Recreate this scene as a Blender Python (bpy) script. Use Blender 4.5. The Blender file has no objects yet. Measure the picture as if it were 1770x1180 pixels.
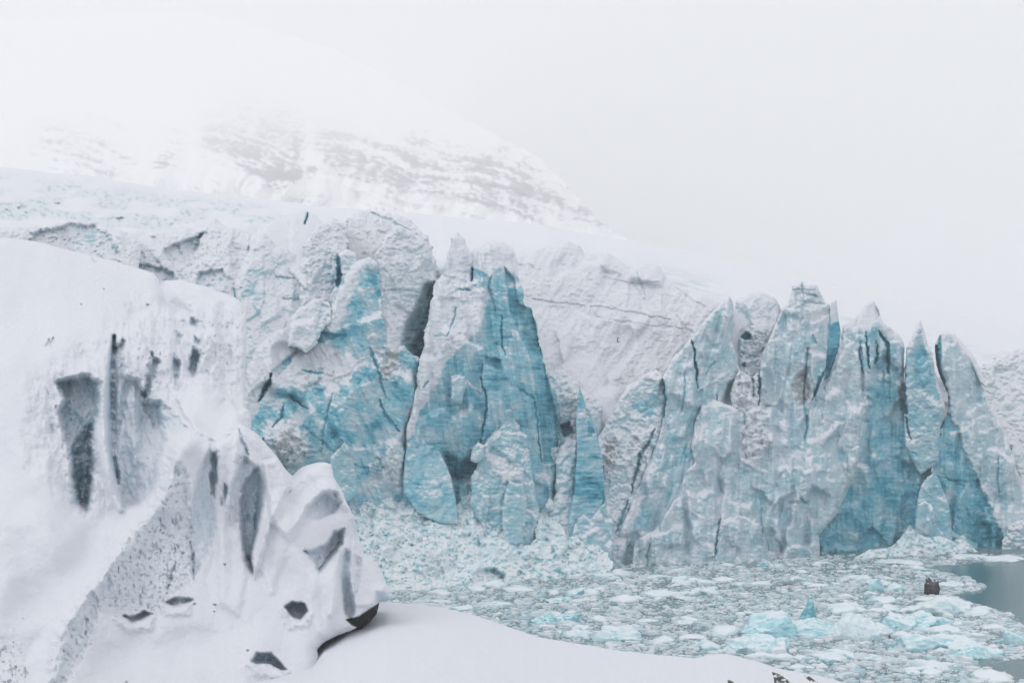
import bpy, bmesh, math, random
import numpy as np
from mathutils import Vector

# ------------------------------------------------------------------ camera, sky, light
sc = bpy.context.scene
CX, HZ, F, CAMZ = 885.0, 720.0, 2458.0, 20.0          # picture centre, horizon row, focal length in photo pixels, eye height
cam_data = bpy.data.cameras.new("camera")
cam_data.lens = 50.0; cam_data.sensor_width = 36.0
cam_data.shift_y = (HZ - 590.0) / 1770.0
cam_data.clip_start = 0.5; cam_data.clip_end = 30000.0
cam = bpy.data.objects.new("camera", cam_data)
sc.collection.objects.link(cam)
cam.location = (0, 0, CAMZ); cam.rotation_euler = (math.radians(90), 0, 0)
sc.camera = cam

SUN_EL, SUN_AZ = math.radians(42), math.radians(232)
w = bpy.data.worlds.new("World"); sc.world = w; w.use_nodes = True
nt = w.node_tree; nt.nodes.clear()
out = nt.nodes.new('ShaderNodeOutputWorld')
sky = nt.nodes.new('ShaderNodeTexSky'); sky.sky_type = 'NISHITA'; sky.sun_disc = False
sky.sun_elevation = SUN_EL; sky.sun_rotation = SUN_AZ; sky.dust_density = 4.0
bg1 = nt.nodes.new('ShaderNodeBackground'); bg1.inputs['Strength'].default_value = 0.05
nt.links.new(sky.outputs[0], bg1.inputs['Color'])
tc = nt.nodes.new('ShaderNodeTexCoord'); sep = nt.nodes.new('ShaderNodeSeparateXYZ')
nt.links.new(tc.outputs['Generated'], sep.inputs[0])
mr = nt.nodes.new('ShaderNodeMapRange'); mr.inputs[1].default_value = 0.0; mr.inputs[2].default_value = 1.0
mr.inputs[3].default_value = 0.0; mr.inputs[4].default_value = 1.0
nt.links.new(sep.outputs['Z'], mr.inputs[0])
cr = nt.nodes.new('ShaderNodeValToRGB')
cr.color_ramp.elements[0].position = 0.0; cr.color_ramp.elements[0].color = (0.84, 0.85, 0.885, 1)
cr.color_ramp.elements[1].position = 1.0; cr.color_ramp.elements[1].color = (0.84, 0.845, 0.86, 1)
e = cr.color_ramp.elements.new(0.3); e.color = (0.87, 0.875, 0.89, 1)
nt.links.new(mr.outputs[0], cr.inputs[0])
bg2 = nt.nodes.new('ShaderNodeBackground'); bg2.inputs['Strength'].default_value = 0.86
mrx = nt.nodes.new('ShaderNodeMapRange'); mrx.inputs[1].default_value = -0.4; mrx.inputs[2].default_value = 0.4; mrx.inputs[3].default_value = 1.0; mrx.inputs[4].default_value = 0.93
nt.links.new(sep.outputs['X'], mrx.inputs[0])
vm = nt.nodes.new('ShaderNodeVectorMath'); vm.operation = 'SCALE'; nt.links.new(cr.outputs[0], vm.inputs[0]); nt.links.new(mrx.outputs[0], vm.inputs['Scale'])
nt.links.new(vm.outputs[0], bg2.inputs['Color'])
mx = nt.nodes.new('ShaderNodeMixShader'); mx.inputs[0].default_value = 0.88
nt.links.new(bg1.outputs[0], mx.inputs[1]); nt.links.new(bg2.outputs[0], mx.inputs[2])
nt.links.new(mx.outputs[0], out.inputs['Surface'])
sd_ = bpy.data.lights.new("sun", 'SUN'); sd_.energy = 0.95; sd_.angle = math.radians(28); sd_.color = (1.0, 0.975, 0.94)
so = bpy.data.objects.new("sun", sd_); sc.collection.objects.link(so)
dirv = Vector((math.sin(SUN_AZ) * math.cos(SUN_EL), math.cos(SUN_AZ) * math.cos(SUN_EL), math.sin(SUN_EL)))
so.rotation_euler = dirv.to_track_quat('Z', 'Y').to_euler()
sc.view_settings.view_transform = 'Standard'; sc.view_settings.look = 'None'
sc.view_settings.exposure = 0.56; sc.view_settings.gamma = 1.0
cy = sc.cycles
cy.use_denoising = True
cy.max_bounces = 8; cy.diffuse_bounces = 5; cy.glossy_bounces = 2; cy.transmission_bounces = 2; cy.volume_bounces = 4
cy.caustics_reflective = False; cy.caustics_refractive = False

# ------------------------------------------------------------------ numpy noise
def _hash(ix, iy, seed):
    h = (ix.astype(np.int64) * 374761393 + iy.astype(np.int64) * 668265263 + seed * 974634777) & 0xffffffff
    h = ((h ^ (h >> 13)) * 1274126177) & 0xffffffff
    h = (h ^ (h >> 16)) & 0xffffffff
    return h
def rnd(ix, iy, seed): return _hash(ix, iy, seed) / 4294967295.0
def perlin(x, y, seed=0):
    x0 = np.floor(x); y0 = np.floor(y); fx = x - x0; fy = y - y0
    ix = x0.astype(np.int64); iy = y0.astype(np.int64)
    u = fx * fx * fx * (fx * (fx * 6 - 15) + 10); v = fy * fy * fy * (fy * (fy * 6 - 15) + 10)
    def g(dx, dy):
        a = rnd(ix + dx, iy + dy, seed) * 6.2831853
        return np.cos(a) * (fx - dx) + np.sin(a) * (fy - dy)
    a = g(0, 0); b = g(1, 0); c = g(0, 1); d = g(1, 1)
    return 1.5 * ((a * (1 - u) + b * u) * (1 - v) + (c * (1 - u) + d * u) * v)
def fbm(x, y, seed=0, octs=4, gain=0.5):
    s = 0; a = 1.0; f = 1.0; t = 0
    for k in range(octs):
        s = s + a * perlin(x * f + 17.3 * k, y * f - 9.1 * k, seed + k * 31); t += a
        a *= gain; f *= 2.03
    return s / t
def ridged(x, y, seed=0, octs=4):
    s = 0; a = 1.0; f = 1.0; t = 0
    for k in range(octs):
        s = s + a * (1 - 2.2 * np.abs(perlin(x * f + 7.7 * k, y * f + 3.1 * k, seed + k * 17))); t += a
        a *= 0.5; f *= 2.1
    return s / t
def facets(x, y, seed=0, tilt=1.0, jump=0.35, sharp=13.0):
    """broken-ice planes: every cell of a jittered grid is a tilted plane"""
    ix = np.floor(x).astype(np.int64); iy = np.floor(y).astype(np.int64)
    res = np.zeros(x.shape); ws = np.zeros(x.shape)
    for dx in (-1, 0, 1):
        for dy in (-1, 0, 1):
            cx = ix + dx; cy_ = iy + dy
            px = cx + 0.1 + 0.8 * rnd(cx, cy_, seed); py = cy_ + 0.1 + 0.8 * rnd(cx, cy_, seed + 1)
            ex = x - px; ey = y - py; d = np.sqrt(ex * ex + ey * ey)
            val = tilt * ((rnd(cx, cy_, seed + 2) - 0.5) * 2 * ex + (rnd(cx, cy_, seed + 3) - 0.5) * 2 * ey) + jump * (rnd(cx, cy_, seed + 4) - 0.5)
            wt = np.exp(-sharp * d); ws += wt; res += wt * val
    return res / ws
def sstep(a, b, x):
    t = np.clip((x - a) / (b - a), 0, 1); return t * t * (3 - 2 * t)
def poly_sd(X, Y, poly):
    """signed distance, positive inside"""
    P = np.array(poly, float); n = len(P)
    d2 = np.full(X.shape, 1e12); ins = np.zeros(X.shape, bool)
    for i in range(n):
        ax, ay = P[i]; bx, by = P[(i + 1) % n]
        ex, ey = bx - ax, by - ay; L = ex * ex + ey * ey + 1e-9
        t = np.clip(((X - ax) * ex + (Y - ay) * ey) / L, 0, 1)
        d2 = np.minimum(d2, (X - ax - t * ex) ** 2 + (Y - ay - t * ey) ** 2)
        if abs(by - ay) > 1e-9:
            c = (ay > Y) != (by > Y)
            xi = ax + (Y - ay) / (by - ay) * ex
            ins ^= c & (X < xi)
    d = np.sqrt(d2)
    return np.where(ins, d, -d)
def line_dist(X, Y, pts):
    """distance to a polyline and position 0..1 along it, and side"""
    P = np.array(pts, float); seg = np.hypot(*(P[1:] - P[:-1]).T); tot = seg.sum(); acc = 0
    d = np.full(X.shape, 1e9); s = np.zeros(X.shape); side = np.zeros(X.shape)
    for i in range(len(P) - 1):
        ax, ay = P[i]; bx, by = P[i + 1]; ex, ey = bx - ax, by - ay; L = ex * ex + ey * ey + 1e-9
        t = np.clip(((X - ax) * ex + (Y - ay) * ey) / L, 0, 1)
        dd = np.hypot(X - ax - t * ex, Y - ay - t * ey); m = dd < d
        d = np.where(m, dd, d); s = np.where(m, (acc + t * seg[i]) / tot, s)
        side = np.where(m, np.sign(ex * (Y - ay) - ey * (X - ax)), side)
        acc += seg[i]
    return d, s, side
def tps(pts):
    P = np.array(pts, float); n = len(P)
    S = 200.0
    A = P[:, :2] / S; r = np.hypot(A[:, None, 0] - A[None, :, 0], A[:, None, 1] - A[None, :, 1])
    K = r * r * np.log(r + 1e-9) + np.eye(n) * 0.02
    M = np.zeros((n + 3, n + 3)); M[:n, :n] = K; M[:n, n] = 1; M[:n, n + 1:] = A
    M[n, :n] = 1; M[n + 1:, :n] = A.T
    b = np.zeros(n + 3); b[:n] = P[:, 2]
    c = np.linalg.solve(M, b)
    def f(X, Y):
        res = c[n] + c[n + 1] * X / S + c[n + 2] * Y / S
        for i in range(n):
            rr = np.hypot(X / S - A[i, 0], Y / S - A[i, 1]); res = res + c[i] * rr * rr * np.log(rr + 1e-9)
        return res
    return f

# ------------------------------------------------------------------ tagging and mesh helpers
def tag(o, label=None, cat=None, group=None, kind=None):
    if label: o['label'] = label
    if cat: o['category'] = cat
    if group: o['group'] = group
    if kind: o['kind'] = kind
    return o
def empty(name, loc=(0, 0, 0)):
    o = bpy.data.objects.new(name, None); sc.collection.objects.link(o); o.location = loc; return o
def make_mesh(name, V, Q, attrs=None, mat=None, smooth=True, tris=None, origin=None):
    V = np.asarray(V, np.float32)
    if origin is None:
        origin = np.array([V[:, 0].mean(), V[:, 1].mean(), V[:, 2].min()])
    origin = np.asarray(origin, float)
    W = (V - origin).astype(np.float32)
    me = bpy.data.meshes.new(name)
    nq = 0 if Q is None else len(Q); ntri = 0 if tris is None else len(tris)
    me.vertices.add(len(W)); me.vertices.foreach_set('co', W.ravel())
    loops = []; starts = []; tot = []
    if nq: loops.append(np.asarray(Q).ravel()); starts.append(np.arange(nq) * 4); tot.append(np.full(nq, 4))
    if ntri: loops.append(np.asarray(tris).ravel()); starts.append(nq * 4 + np.arange(ntri) * 3); tot.append(np.full(ntri, 3))
    loops = np.concatenate(loops).astype(np.int32)
    me.loops.add(len(loops)); me.loops.foreach_set('vertex_index', loops)
    me.polygons.add(nq + ntri)
    me.polygons.foreach_set('loop_start', np.concatenate(starts).astype(np.int32))
    me.polygons.foreach_set('loop_total', np.concatenate(tot).astype(np.int32))
    me.polygons.foreach_set('use_smooth', np.full(nq + ntri, smooth))
    if attrs:
        for k, a in attrs.items():
            at = me.attributes.new(k, 'FLOAT', 'POINT'); at.data.foreach_set('value', np.asarray(a, np.float32).ravel())
    me.update(); me.validate()
    if mat: me.materials.append(mat)
    o = bpy.data.objects.new(name, me); sc.collection.objects.link(o); o.location = origin
    return o

# ------------------------------------------------------------------ materials
def ice_material(name, ramp, bump_scale=1.0, detail=1.0, streak=0.12, rough=0.6, dirtcol=(0.13, 0.115, 0.10), crisp=0.22):
    m = bpy.data.materials.new(name); m.use_nodes = True; n = m.node_tree.nodes; l = m.node_tree.links
    b = n['Principled BSDF']
    at = n.new('ShaderNodeAttribute'); at.attribute_name = 'ice'
    ad = n.new('ShaderNodeAttribute'); ad.attribute_name = 'dirt'
    tc = n.new('ShaderNodeNewGeometry')
    mp = n.new('ShaderNodeMapping'); mp.vector_type = 'POINT'; mp.inputs['Scale'].default_value = (0.25, 0.25, 2.2)
    mp.inputs['Rotation'].default_value = (0, math.radians(4), 0)
    l.new(tc.outputs['Position'], mp.inputs[0])
    n1 = n.new('ShaderNodeTexNoise'); n1.inputs['Scale'].default_value = 1.0; n1.inputs['Detail'].default_value = 5; n1.inputs['Roughness'].default_value = 0.65
    l.new(mp.outputs[0], n1.inputs['Vector'])
    n2 = n.new('ShaderNodeTexNoise'); n2.inputs['Scale'].default_value = 1.3 * detail; n2.inputs['Detail'].default_value = 8; n2.inputs['Roughness'].default_value = 0.7
    l.new(tc.outputs['Position'], n2.inputs['Vector'])
    mp3 = n.new('ShaderNodeMapping'); mp3.inputs['Scale'].default_value = (0.8, 0.8, 1.7); mp3.inputs['Rotation'].default_value = (0, math.radians(14), 0); l.new(tc.outputs['Position'], mp3.inputs[0])
    n3 = n.new('ShaderNodeTexNoise'); n3.noise_type = 'RIDGED_MULTIFRACTAL'; n3.inputs['Scale'].default_value = 0.75 * detail; n3.inputs['Detail'].default_value = 7; n3.inputs['Roughness'].default_value = 0.62; n3.inputs['Lacunarity'].default_value = 2.2
    l.new(mp3.outputs[0], n3.inputs['Vector'])
    # ice' = ice + ice*(streak + blotch)
    s1 = n.new('ShaderNodeMath'); s1.operation = 'SUBTRACT'; l.new(n1.outputs[0], s1.inputs[0]); s1.inputs[1].default_value = 0.5
    s2 = n.new('ShaderNodeMath'); s2.operation = 'MULTIPLY'; l.new(s1.outputs[0], s2.inputs[0]); s2.inputs[1].default_value = streak * 6
    b1 = n.new('ShaderNodeMath'); b1.operation = 'SUBTRACT'; l.new(n2.outputs[0], b1.inputs[0]); b1.inputs[1].default_value = 0.5
    b2 = n.new('ShaderNodeMath'); b2.operation = 'MULTIPLY_ADD'; l.new(b1.outputs[0], b2.inputs[0]); b2.inputs[1].default_value = 0.75
    c3 = n.new('ShaderNodeMath'); c3.operation = 'MULTIPLY_ADD'; l.new(n3.outputs[0], c3.inputs[0]); c3.inputs[1].default_value = -crisp; l.new(s2.outputs[0], c3.inputs[2])
    c4 = n.new('ShaderNodeMath'); c4.operation = 'ADD'; l.new(c3.outputs[0], c4.inputs[0]); c4.inputs[1].default_value = crisp * 0.55; l.new(c4.outputs[0], b2.inputs[2])
    fac = n.new('ShaderNodeMath'); fac.operation = 'MULTIPLY_ADD'; l.new(b2.outputs[0], fac.inputs[0])
    mul = n.new('ShaderNodeMath'); mul.operation = 'MULTIPLY'; mul.use_clamp = True; l.new(at.outputs['Fac'], mul.inputs[0]); mul.inputs[1].default_value = 0.9
    l.new(mul.outputs[0], fac.inputs[1]); l.new(at.outputs['Fac'], fac.inputs[2])
    cr = n.new('ShaderNodeValToRGB'); l.new(fac.outputs[0], cr.inputs[0])
    els = cr.color_ramp.elements
    els[0].position = ramp[0][0]; els[0].color = (*ramp[0][1], 1); els[1].position = ramp[-1][0]; els[1].color = (*ramp[-1][1], 1)
    for p, c in ramp[1:-1]:
        e = els.new(p); e.color = (*c, 1)
    dm = n.new('ShaderNodeMix'); dm.data_type = 'RGBA'
    l.new(ad.outputs['Fac'], dm.inputs['Factor']); l.new(cr.outputs[0], dm.inputs[6]); dm.inputs[7].default_value = (*dirtcol, 1)
    l.new(dm.outputs[2], b.inputs['Base Color'])
    b.inputs['Roughness'].default_value = rough
    b.inputs['Specular IOR Level'].default_value = 0.25
    bp = n.new('ShaderNodeBump'); bp.inputs['Strength'].default_value = 0.9; bp.inputs['Distance'].default_value = 0.16 * bump_scale
    hh = n.new('ShaderNodeMath'); hh.operation = 'MULTIPLY_ADD'; l.new(n3.outputs[0], hh.inputs[0]); hh.inputs[1].default_value = 0.45 * (crisp / .22); l.new(n2.outputs[0], hh.inputs[2])
    l.new(hh.outputs[0], bp.inputs['Height']); l.new(bp.outputs[0], b.inputs['Normal'])
    return m
SNOW = (0.76, 0.775, 0.825)
RAMP = [(0.0, SNOW), (0.2, (0.63, 0.69, 0.745)), (0.4, (0.45, 0.60, 0.66)), (0.6, (0.235, 0.50, 0.60)), (0.78, (0.075, 0.35, 0.46)), (1.0, (0.012, 0.12, 0.19))]
M_ICE = ice_material('glacier_ice', RAMP, streak=0.03)
M_SNOWY = ice_material('wind_packed_snow', [(0.0, SNOW), (0.25, (0.66, 0.72, 0.78)), (0.5, (0.47, 0.59, 0.66)), (0.8, (0.20, 0.35, 0.43)), (1.0, (0.03, 0.09, 0.12))], bump_scale=0.6, detail=2.4, streak=0.03, rough=0.75, crisp=0.05, dirtcol=(0.018, 0.017, 0.017))
M_FIELD = ice_material('glacier_snow', [(0.0, SNOW), (0.3, (0.62, 0.69, 0.74)), (0.6, (0.4, 0.54, 0.62)), (1.0, (0.03, 0.15, 0.22))], streak=0.03, crisp=0.08)
M_BERG = ice_material('turquoise_ice', [(0.0, (0.80, 0.83, 0.87)), (0.3, (0.68, 0.80, 0.84)), (0.6, (0.42, 0.70, 0.76)), (1.0, (0.12, 0.40, 0.48))], bump_scale=0.5, detail=2.0, streak=0.05, rough=0.45)
M_BRASH = ice_material('brash_ice', [(0.0, (0.76, 0.79, 0.83)), (0.3, (0.58, 0.66, 0.70)), (0.6, (0.40, 0.61, 0.67)), (1.0, (0.10, 0.34, 0.42))], bump_scale=0.3, detail=3.0, streak=0.0, rough=0.5)
M_ROCK = ice_material('dark_rock', [(0.0, SNOW), (0.35, (0.30, 0.30, 0.30)), (0.6, (0.12, 0.12, 0.12)), (1.0, (0.025, 0.024, 0.024))], bump_scale=0.6, detail=3, streak=0.1, rough=0.8)
M_MTN = ice_material('mountain_rock_and_snow', [(0.0, (0.92, 0.92, 0.935)), (0.35, (0.70, 0.70, 0.73)), (0.7, (0.32, 0.31, 0.34)), (1.0, (0.14, 0.135, 0.15))], bump_scale=1, detail=0.01, streak=0.0, rough=0.9, crisp=0.0)

# ------------------------------------------------------------------ relief builder
K = 200.0 / F            # metres of depth for one unit of D on the glacier front
def Yface(x): return 175.6 + (x - 680.0) * 0.0392
class Relief:
    def __init__(s, poly, step=1.7, jag=0.0, seed=1, Y0=None, k=K):
        P = np.array(poly, float); s.seed = seed; s.k = k; s.step = step
        x0, y0 = P.min(0) - step * 3; x1, y1 = P.max(0) + step * 3
        s.X, s.Y = np.meshgrid(np.arange(x0, x1, step), np.arange(y0, y1, step))
        s.sd = poly_sd(s.X, s.Y, poly)
        if jag: s.sd = s.sd + jag * (fbm(s.X / 28, s.Y / 28, seed + 5, 5, 0.62) * 1.6)
        s.D = np.zeros(s.X.shape); s.ice = np.zeros(s.X.shape); s.dirt = np.zeros(s.X.shape)
        s.Y0 = Y0 if Y0 is not None else Yface
    def edge(s, r=20, amt=None):
        t = np.clip(s.sd / r, 0, 1); s.D += (amt if amt is not None else r) * (1 - np.sqrt(1 - (1 - t) ** 2)); return s
    def add(s, d): s.D += d; return s
    def plane(s, gx=0, gy=0, x0=0, y0=0): s.D += gx * (s.X - x0) + gy * (s.Y - y0); return s
    def ctrl(s, pts): s.D += tps(pts)(s.X, s.Y); return s
    def patch(s, poly, d=0, soft=6, ice=None, jag=3, gx=0, gy=0, dirt=None, amt=1.0, icesoft=None, asp=1.0):
        sd = poly_sd(s.X, s.Y, poly)
        if jag: sd = sd + jag * 1.7 * fbm(s.X / 16 / asp, s.Y / 16, s.seed + 77, 4, 0.6)
        wt = sstep(-soft * 0.5, soft * 0.5 + 0.01, sd) * amt
        if d or gx or gy:
            c = np.mean(np.array(poly), 0)
            s.D += wt * (d + gx * (s.X - c[0]) + gy * (s.Y - c[1]))
        ws = wt if icesoft is None and soft < 4.5 else sstep(-(icesoft or soft + 7) * 0.5, (icesoft or soft + 7) * 0.5 + 0.01, sd) * amt
        if ice is not None: s.ice = s.ice * (1 - ws) + ice * ws
        if dirt is not None: s.dirt = np.maximum(s.dirt, dirt * ws)
        return s
    def crack(s, pts, w=3, d=20, ice=None, taper=True, jag=2.0, step=0, dirt=None):
        if w >= 8: jag_ = jag * 2; jx = jag_ * fbm(s.X / 60, s.Y / 60, s.seed + 9, 2); jy = jag_ * fbm(s.X / 60, s.Y / 60, s.seed + 19, 2)
        else: jx = jag * fbm(s.X / 18, s.Y / 18, s.seed + 9, 4, .65) * 2.6; jy = jag * fbm(s.X / 18, s.Y / 18, s.seed + 19, 4, .65) * 2.6
        dist, t, side = line_dist(s.X + jx, s.Y + jy, pts)
        tw = w * (0.25 + 0.75 * np.sin(np.pi * np.clip(t * 0.9 + 0.05, 0, 1))) if taper else w * 1.0
        if w < 8: tw = tw * np.clip(0.85 + 0.9 * fbm(s.X / 11, s.Y / 11, s.seed + 29, 3), 0.25, 1.7)
        g = np.exp(-(dist / tw) ** 2) if w >= 8 else np.exp(-(dist / (tw * 1.05)) ** 4)
        s.D += (d * 0.5 if w < 8 else d) * g
        if step: s.D += step * sstep(-tw, tw, side * dist) * np.exp(-(dist / (8 * w)) ** 2)
        if ice is not None: s.ice = np.maximum(s.ice * (1 - g), s.ice) ; s.ice = s.ice * (1 - g) + ice * g
        if dirt is not None: s.dirt = np.maximum(s.dirt, dirt * g)
        return s
    def rough(s, big=6, mid=2.5, small=0.8, sc_=1.0, mask=1.0, facet=True, ax=1.0):
        X, Y, q = s.X / ax, s.Y, s.seed
        wx = 7 * fbm(X / 40, Y / 40, q + 3, 3); wy = 7 * fbm(X / 40, Y / 40, q + 4, 3)
        if facet:
            s.D += mask * (big * facets((X + wx) / (50 * sc_), (Y + wy) / (78 * sc_), q, 1.8, 0.4, 26.0) + mid * facets((X + wx) / (17 * sc_), (Y + wy) / (22 * sc_), q + 7, 1.4, 0.4)
                           + small * facets((X + wx) / (6.5 * sc_), (Y + wy) / (7.5 * sc_), q + 8, 1.3, 0.5))
        s.D += mask * (big * 0.8 * fbm(X / (60 * sc_), Y / (80 * sc_), q + 11, 3) + small * (1.3 * fbm(X / 10, Y / 6.5, q + 12, 4, 0.68) + .9 * ridged(X / 15, Y / 9, q + 15, 4) + 1.3 * facets((X + .4 * Y) / 5.0, Y / 3.8, q + 16, 1.0, .9, 9.0)))
        return s
    def flutes(s, amp=6, wl=26, lean=0.0, mask=1.0):
        """long near-vertical folds of the ice face; lean in px sideways per px down"""
        u = s.X - lean * s.Y
        s.D += mask * amp * (0.7 * ridged(u / wl, s.Y / (wl * 7), s.seed + 13, 3) + 0.6 * fbm(u / (wl * .45), s.Y / (wl * 3), s.seed + 14, 3)); return s
    def lip(s, poly, d=40, L=70, soft=8, jag=3):
        sd = poly_sd(s.X, s.Y, poly) + jag * 1.7 * fbm(s.X / 24, s.Y / 24, s.seed + 78, 3, .5)
        s.D -= d * sstep(-soft * .5, soft * .5, sd) * np.exp(-np.clip(sd, 0, None) / L); return s
    def streaks(s, amp=.16, ang=8, ln=34, wd=5.5, thr=.12):
        c, n_ = math.cos(math.radians(ang)), math.sin(math.radians(ang)); u = s.X * c + s.Y * n_; v = -s.X * n_ + s.Y * c
        v = v + 5 * fbm(s.X / 60, s.Y / 60, s.seed + 43, 2)
        q = fbm(u / ln, v / wd, s.seed + 44, 4, .6); big = sstep(-.25, .35, fbm(s.X / 50, s.Y / 40, s.seed + 45, 3))
        s.ice = s.ice + np.minimum(s.ice * 1.6, 1) * amp * big * (sstep(thr - .1, thr + .45, q) * .9 - .5 * sstep(thr, thr + .4, -q))
        s.D += 1.0 * amp / .16 * q; return s
    def up(s):
        Dy, Dx = np.gradient(s.D, s.step); return -Dy / np.sqrt(1 + Dx * Dx + Dy * Dy)
    def icevar(s, amp=0.12, fine=0.06):
        s.ice = s.ice + np.minimum(s.ice * 2, 1) * (amp * fbm(s.X / 35, s.Y / 35, s.seed + 41, 4) * 1.6 + fine * fbm(s.X / 30, s.Y / 4.5, s.seed + 42, 3) * 1.8)
        return s
    def snow(s, thr=0.45, soft=0.35, nz=0.35, to=0.02, amt=1.0, cracks=0.0):
        u = s.up(); kk = np.ones(5) / 5.0
        u0 = u
        for ax in (0, 1): u = np.apply_along_axis(lambda v: np.convolve(v, kk, 'same'), ax, u)
        u = .75 * u + .55 * u0 + .6 * nz * (1.3 * fbm((s.X - .5 * s.Y) / 13, (s.Y + .2 * s.X) / 9, s.seed + 50, 5, 0.72) + 1.3 * fbm(s.X / 80, s.Y / 60, s.seed + 51, 3))
        m = sstep(thr - soft / 2, thr + soft / 2, u) * amt
        m = m * (1 - .75 * sstep(.46, .56, s.ice))
        s.ice = s.ice * (1 - m) + to * m; s.dirt = s.dirt * (1 - m * 0.7); return s
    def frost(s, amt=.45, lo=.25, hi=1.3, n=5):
        """edge highlights put into the colour: ice is whiter along convex edges"""
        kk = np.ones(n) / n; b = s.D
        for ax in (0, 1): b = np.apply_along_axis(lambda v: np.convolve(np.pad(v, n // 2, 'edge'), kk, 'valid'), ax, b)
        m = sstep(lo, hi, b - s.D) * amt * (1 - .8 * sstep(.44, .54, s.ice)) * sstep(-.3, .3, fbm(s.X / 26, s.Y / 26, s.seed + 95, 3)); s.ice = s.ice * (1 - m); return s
    def veins(s, amp=0.2, sc_=22, thr=0.78):
        r = ridged(s.X / sc_, s.Y / (sc_ * 1.3), s.seed + 61, 4)
        m = sstep(thr, thr + 0.15, r); s.ice = s.ice * (1 - m * amp * 3); return s
    def build(s, name, mat=None, thick=60, parent=None):
        H, Wd = s.X.shape; st = s.step
        gy, gx = np.gradient(s.sd, st); gn = np.hypot(gx, gy) + 1e-6
        mv = np.where(s.sd < 0, -s.sd / gn, 0); mv = np.clip(mv, 0, st * 1.2)
        PX = s.X + gx / gn * mv; PY = s.Y + gy / gn * mv
        ok = s.sd > -st * 0.8
        cell = ok[:-1, :-1] & ok[1:, :-1] & ok[:-1, 1:] & ok[1:, 1:]
        idx = np.arange(H * Wd).reshape(H, Wd)
        Q = np.stack([idx[:-1, :-1][cell], idx[1:, :-1][cell], idx[1:, 1:][cell], idx[:-1, 1:][cell]], 1)
        Yw = s.Y0(PX) + s.D * s.k
        V = np.stack([(PX - CX) / F * Yw, Yw, CAMZ - (PY - HZ) / F * Yw], -1).reshape(-1, 3)
        used = np.unique(Q); re = np.full(H * Wd, -1); re[used] = np.arange(len(used))
        Q = re[Q]; V = V[used]; A = {'ice': np.clip(s.ice, 0, 1).ravel()[used], 'dirt': np.clip(s.dirt, 0, 1).ravel()[used]}
        if thick:
            E = np.concatenate([Q[:, [0, 1]], Q[:, [1, 2]], Q[:, [2, 3]], Q[:, [3, 0]]])
            Es = np.sort(E, 1); key = Es[:, 0].astype(np.int64) * len(V) + Es[:, 1]
            u, inv, cnt = np.unique(key, return_inverse=True, return_counts=True)
            be = E[cnt[inv] == 1]; bv = np.unique(be); rb = np.full(len(V), -1); rb[bv] = np.arange(len(bv))
            ray = V[bv] - np.array([0, 0, CAMZ]); cen = V.mean(0)
            yb = V[bv][:, 1] + thick * s.k
            Vb = ray * (yb / ray[:, 1])[:, None] + np.array([0, 0, CAMZ])
            Vb = Vb + (np.array([cen[0] * yb.mean() / cen[1], 0, 0]) - Vb * np.array([1, 0, 0])) * 0.02
            n0 = len(V); V = np.concatenate([V, Vb])
            Q = np.concatenate([Q, np.stack([be[:, 1], be[:, 0], n0 + rb[be[:, 0]], n0 + rb[be[:, 1]]], 1)])
            for k_ in A: A[k_] = np.concatenate([A[k_], A[k_][bv]])
        o = make_mesh(name, V, Q, A, mat or M_ICE)
        if parent:
            o.parent = parent; o.location = Vector(o.location) - parent.location
        return o

def P3(px, py, Y): return np.array([(px - CX) / F * Y, Y, CAMZ - (py - HZ) / F * Y])
def waterY(py): return CAMZ * F / (py - HZ)

# ================================================================== SETTING
# ground far below everything, reaches the horizon
g = make_mesh('ground', [(-9000, -2000, -6), (9000, -2000, -6), (9000, 16000, -6), (-9000, 16000, -6)], [(0, 1, 2, 3)], {'ice': [0.1] * 4, 'dirt': [0] * 4}, M_FIELD, origin=(0, 0, -6))
tag(g, kind='structure')

# ---- mountain
MT = [(-500, 470), (-500, 60), (-200, 40), (100, 30), (330, 20), (500, 60), (620, 105), (720, 160), (800, 205), (870, 240), (935, 276), (985, 325), (1040, 385), (1085, 412), (1140, 470)]
r = Relief(MT, 3.0, jag=5, seed=21, Y0=lambda x: 2500 + 0 * x, k=1.2)
X, Y = r.X, r.Y
gul = ridged((X + .35 * Y) / 70 + .5 * fbm(X / 90, Y / 90, 22, 2), Y / 260, 23, 3)
r.D = (420 - Y) * 2.2 + 0.095 * np.clip(330 - Y, 0, 400) ** 2 + 140 * fbm(X / 190, Y / 190, 3, 5) + 90 * gul + 420 * sstep(100, 0, r.sd) ** 2
wy = Y - X * .26 + 16 * fbm(X / 110, Y / 110, 24, 3)
band = fbm(X / 150, wy / 13, 5, 3, .6)                       # outcrops follow tilted cliff bands, broken by snow gullies
r.D -= 45 * np.clip(band, 0, 1)
base = .03 + .34 * band + .20 * fbm((X + Y) / 26, wy / 8, 7, 4, .62) + .26 * fbm(X / 10, Y / 6, 25, 3, .6) - .16 * np.clip(gul, 0, 1)
reg = np.zeros(X.shape)
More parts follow.
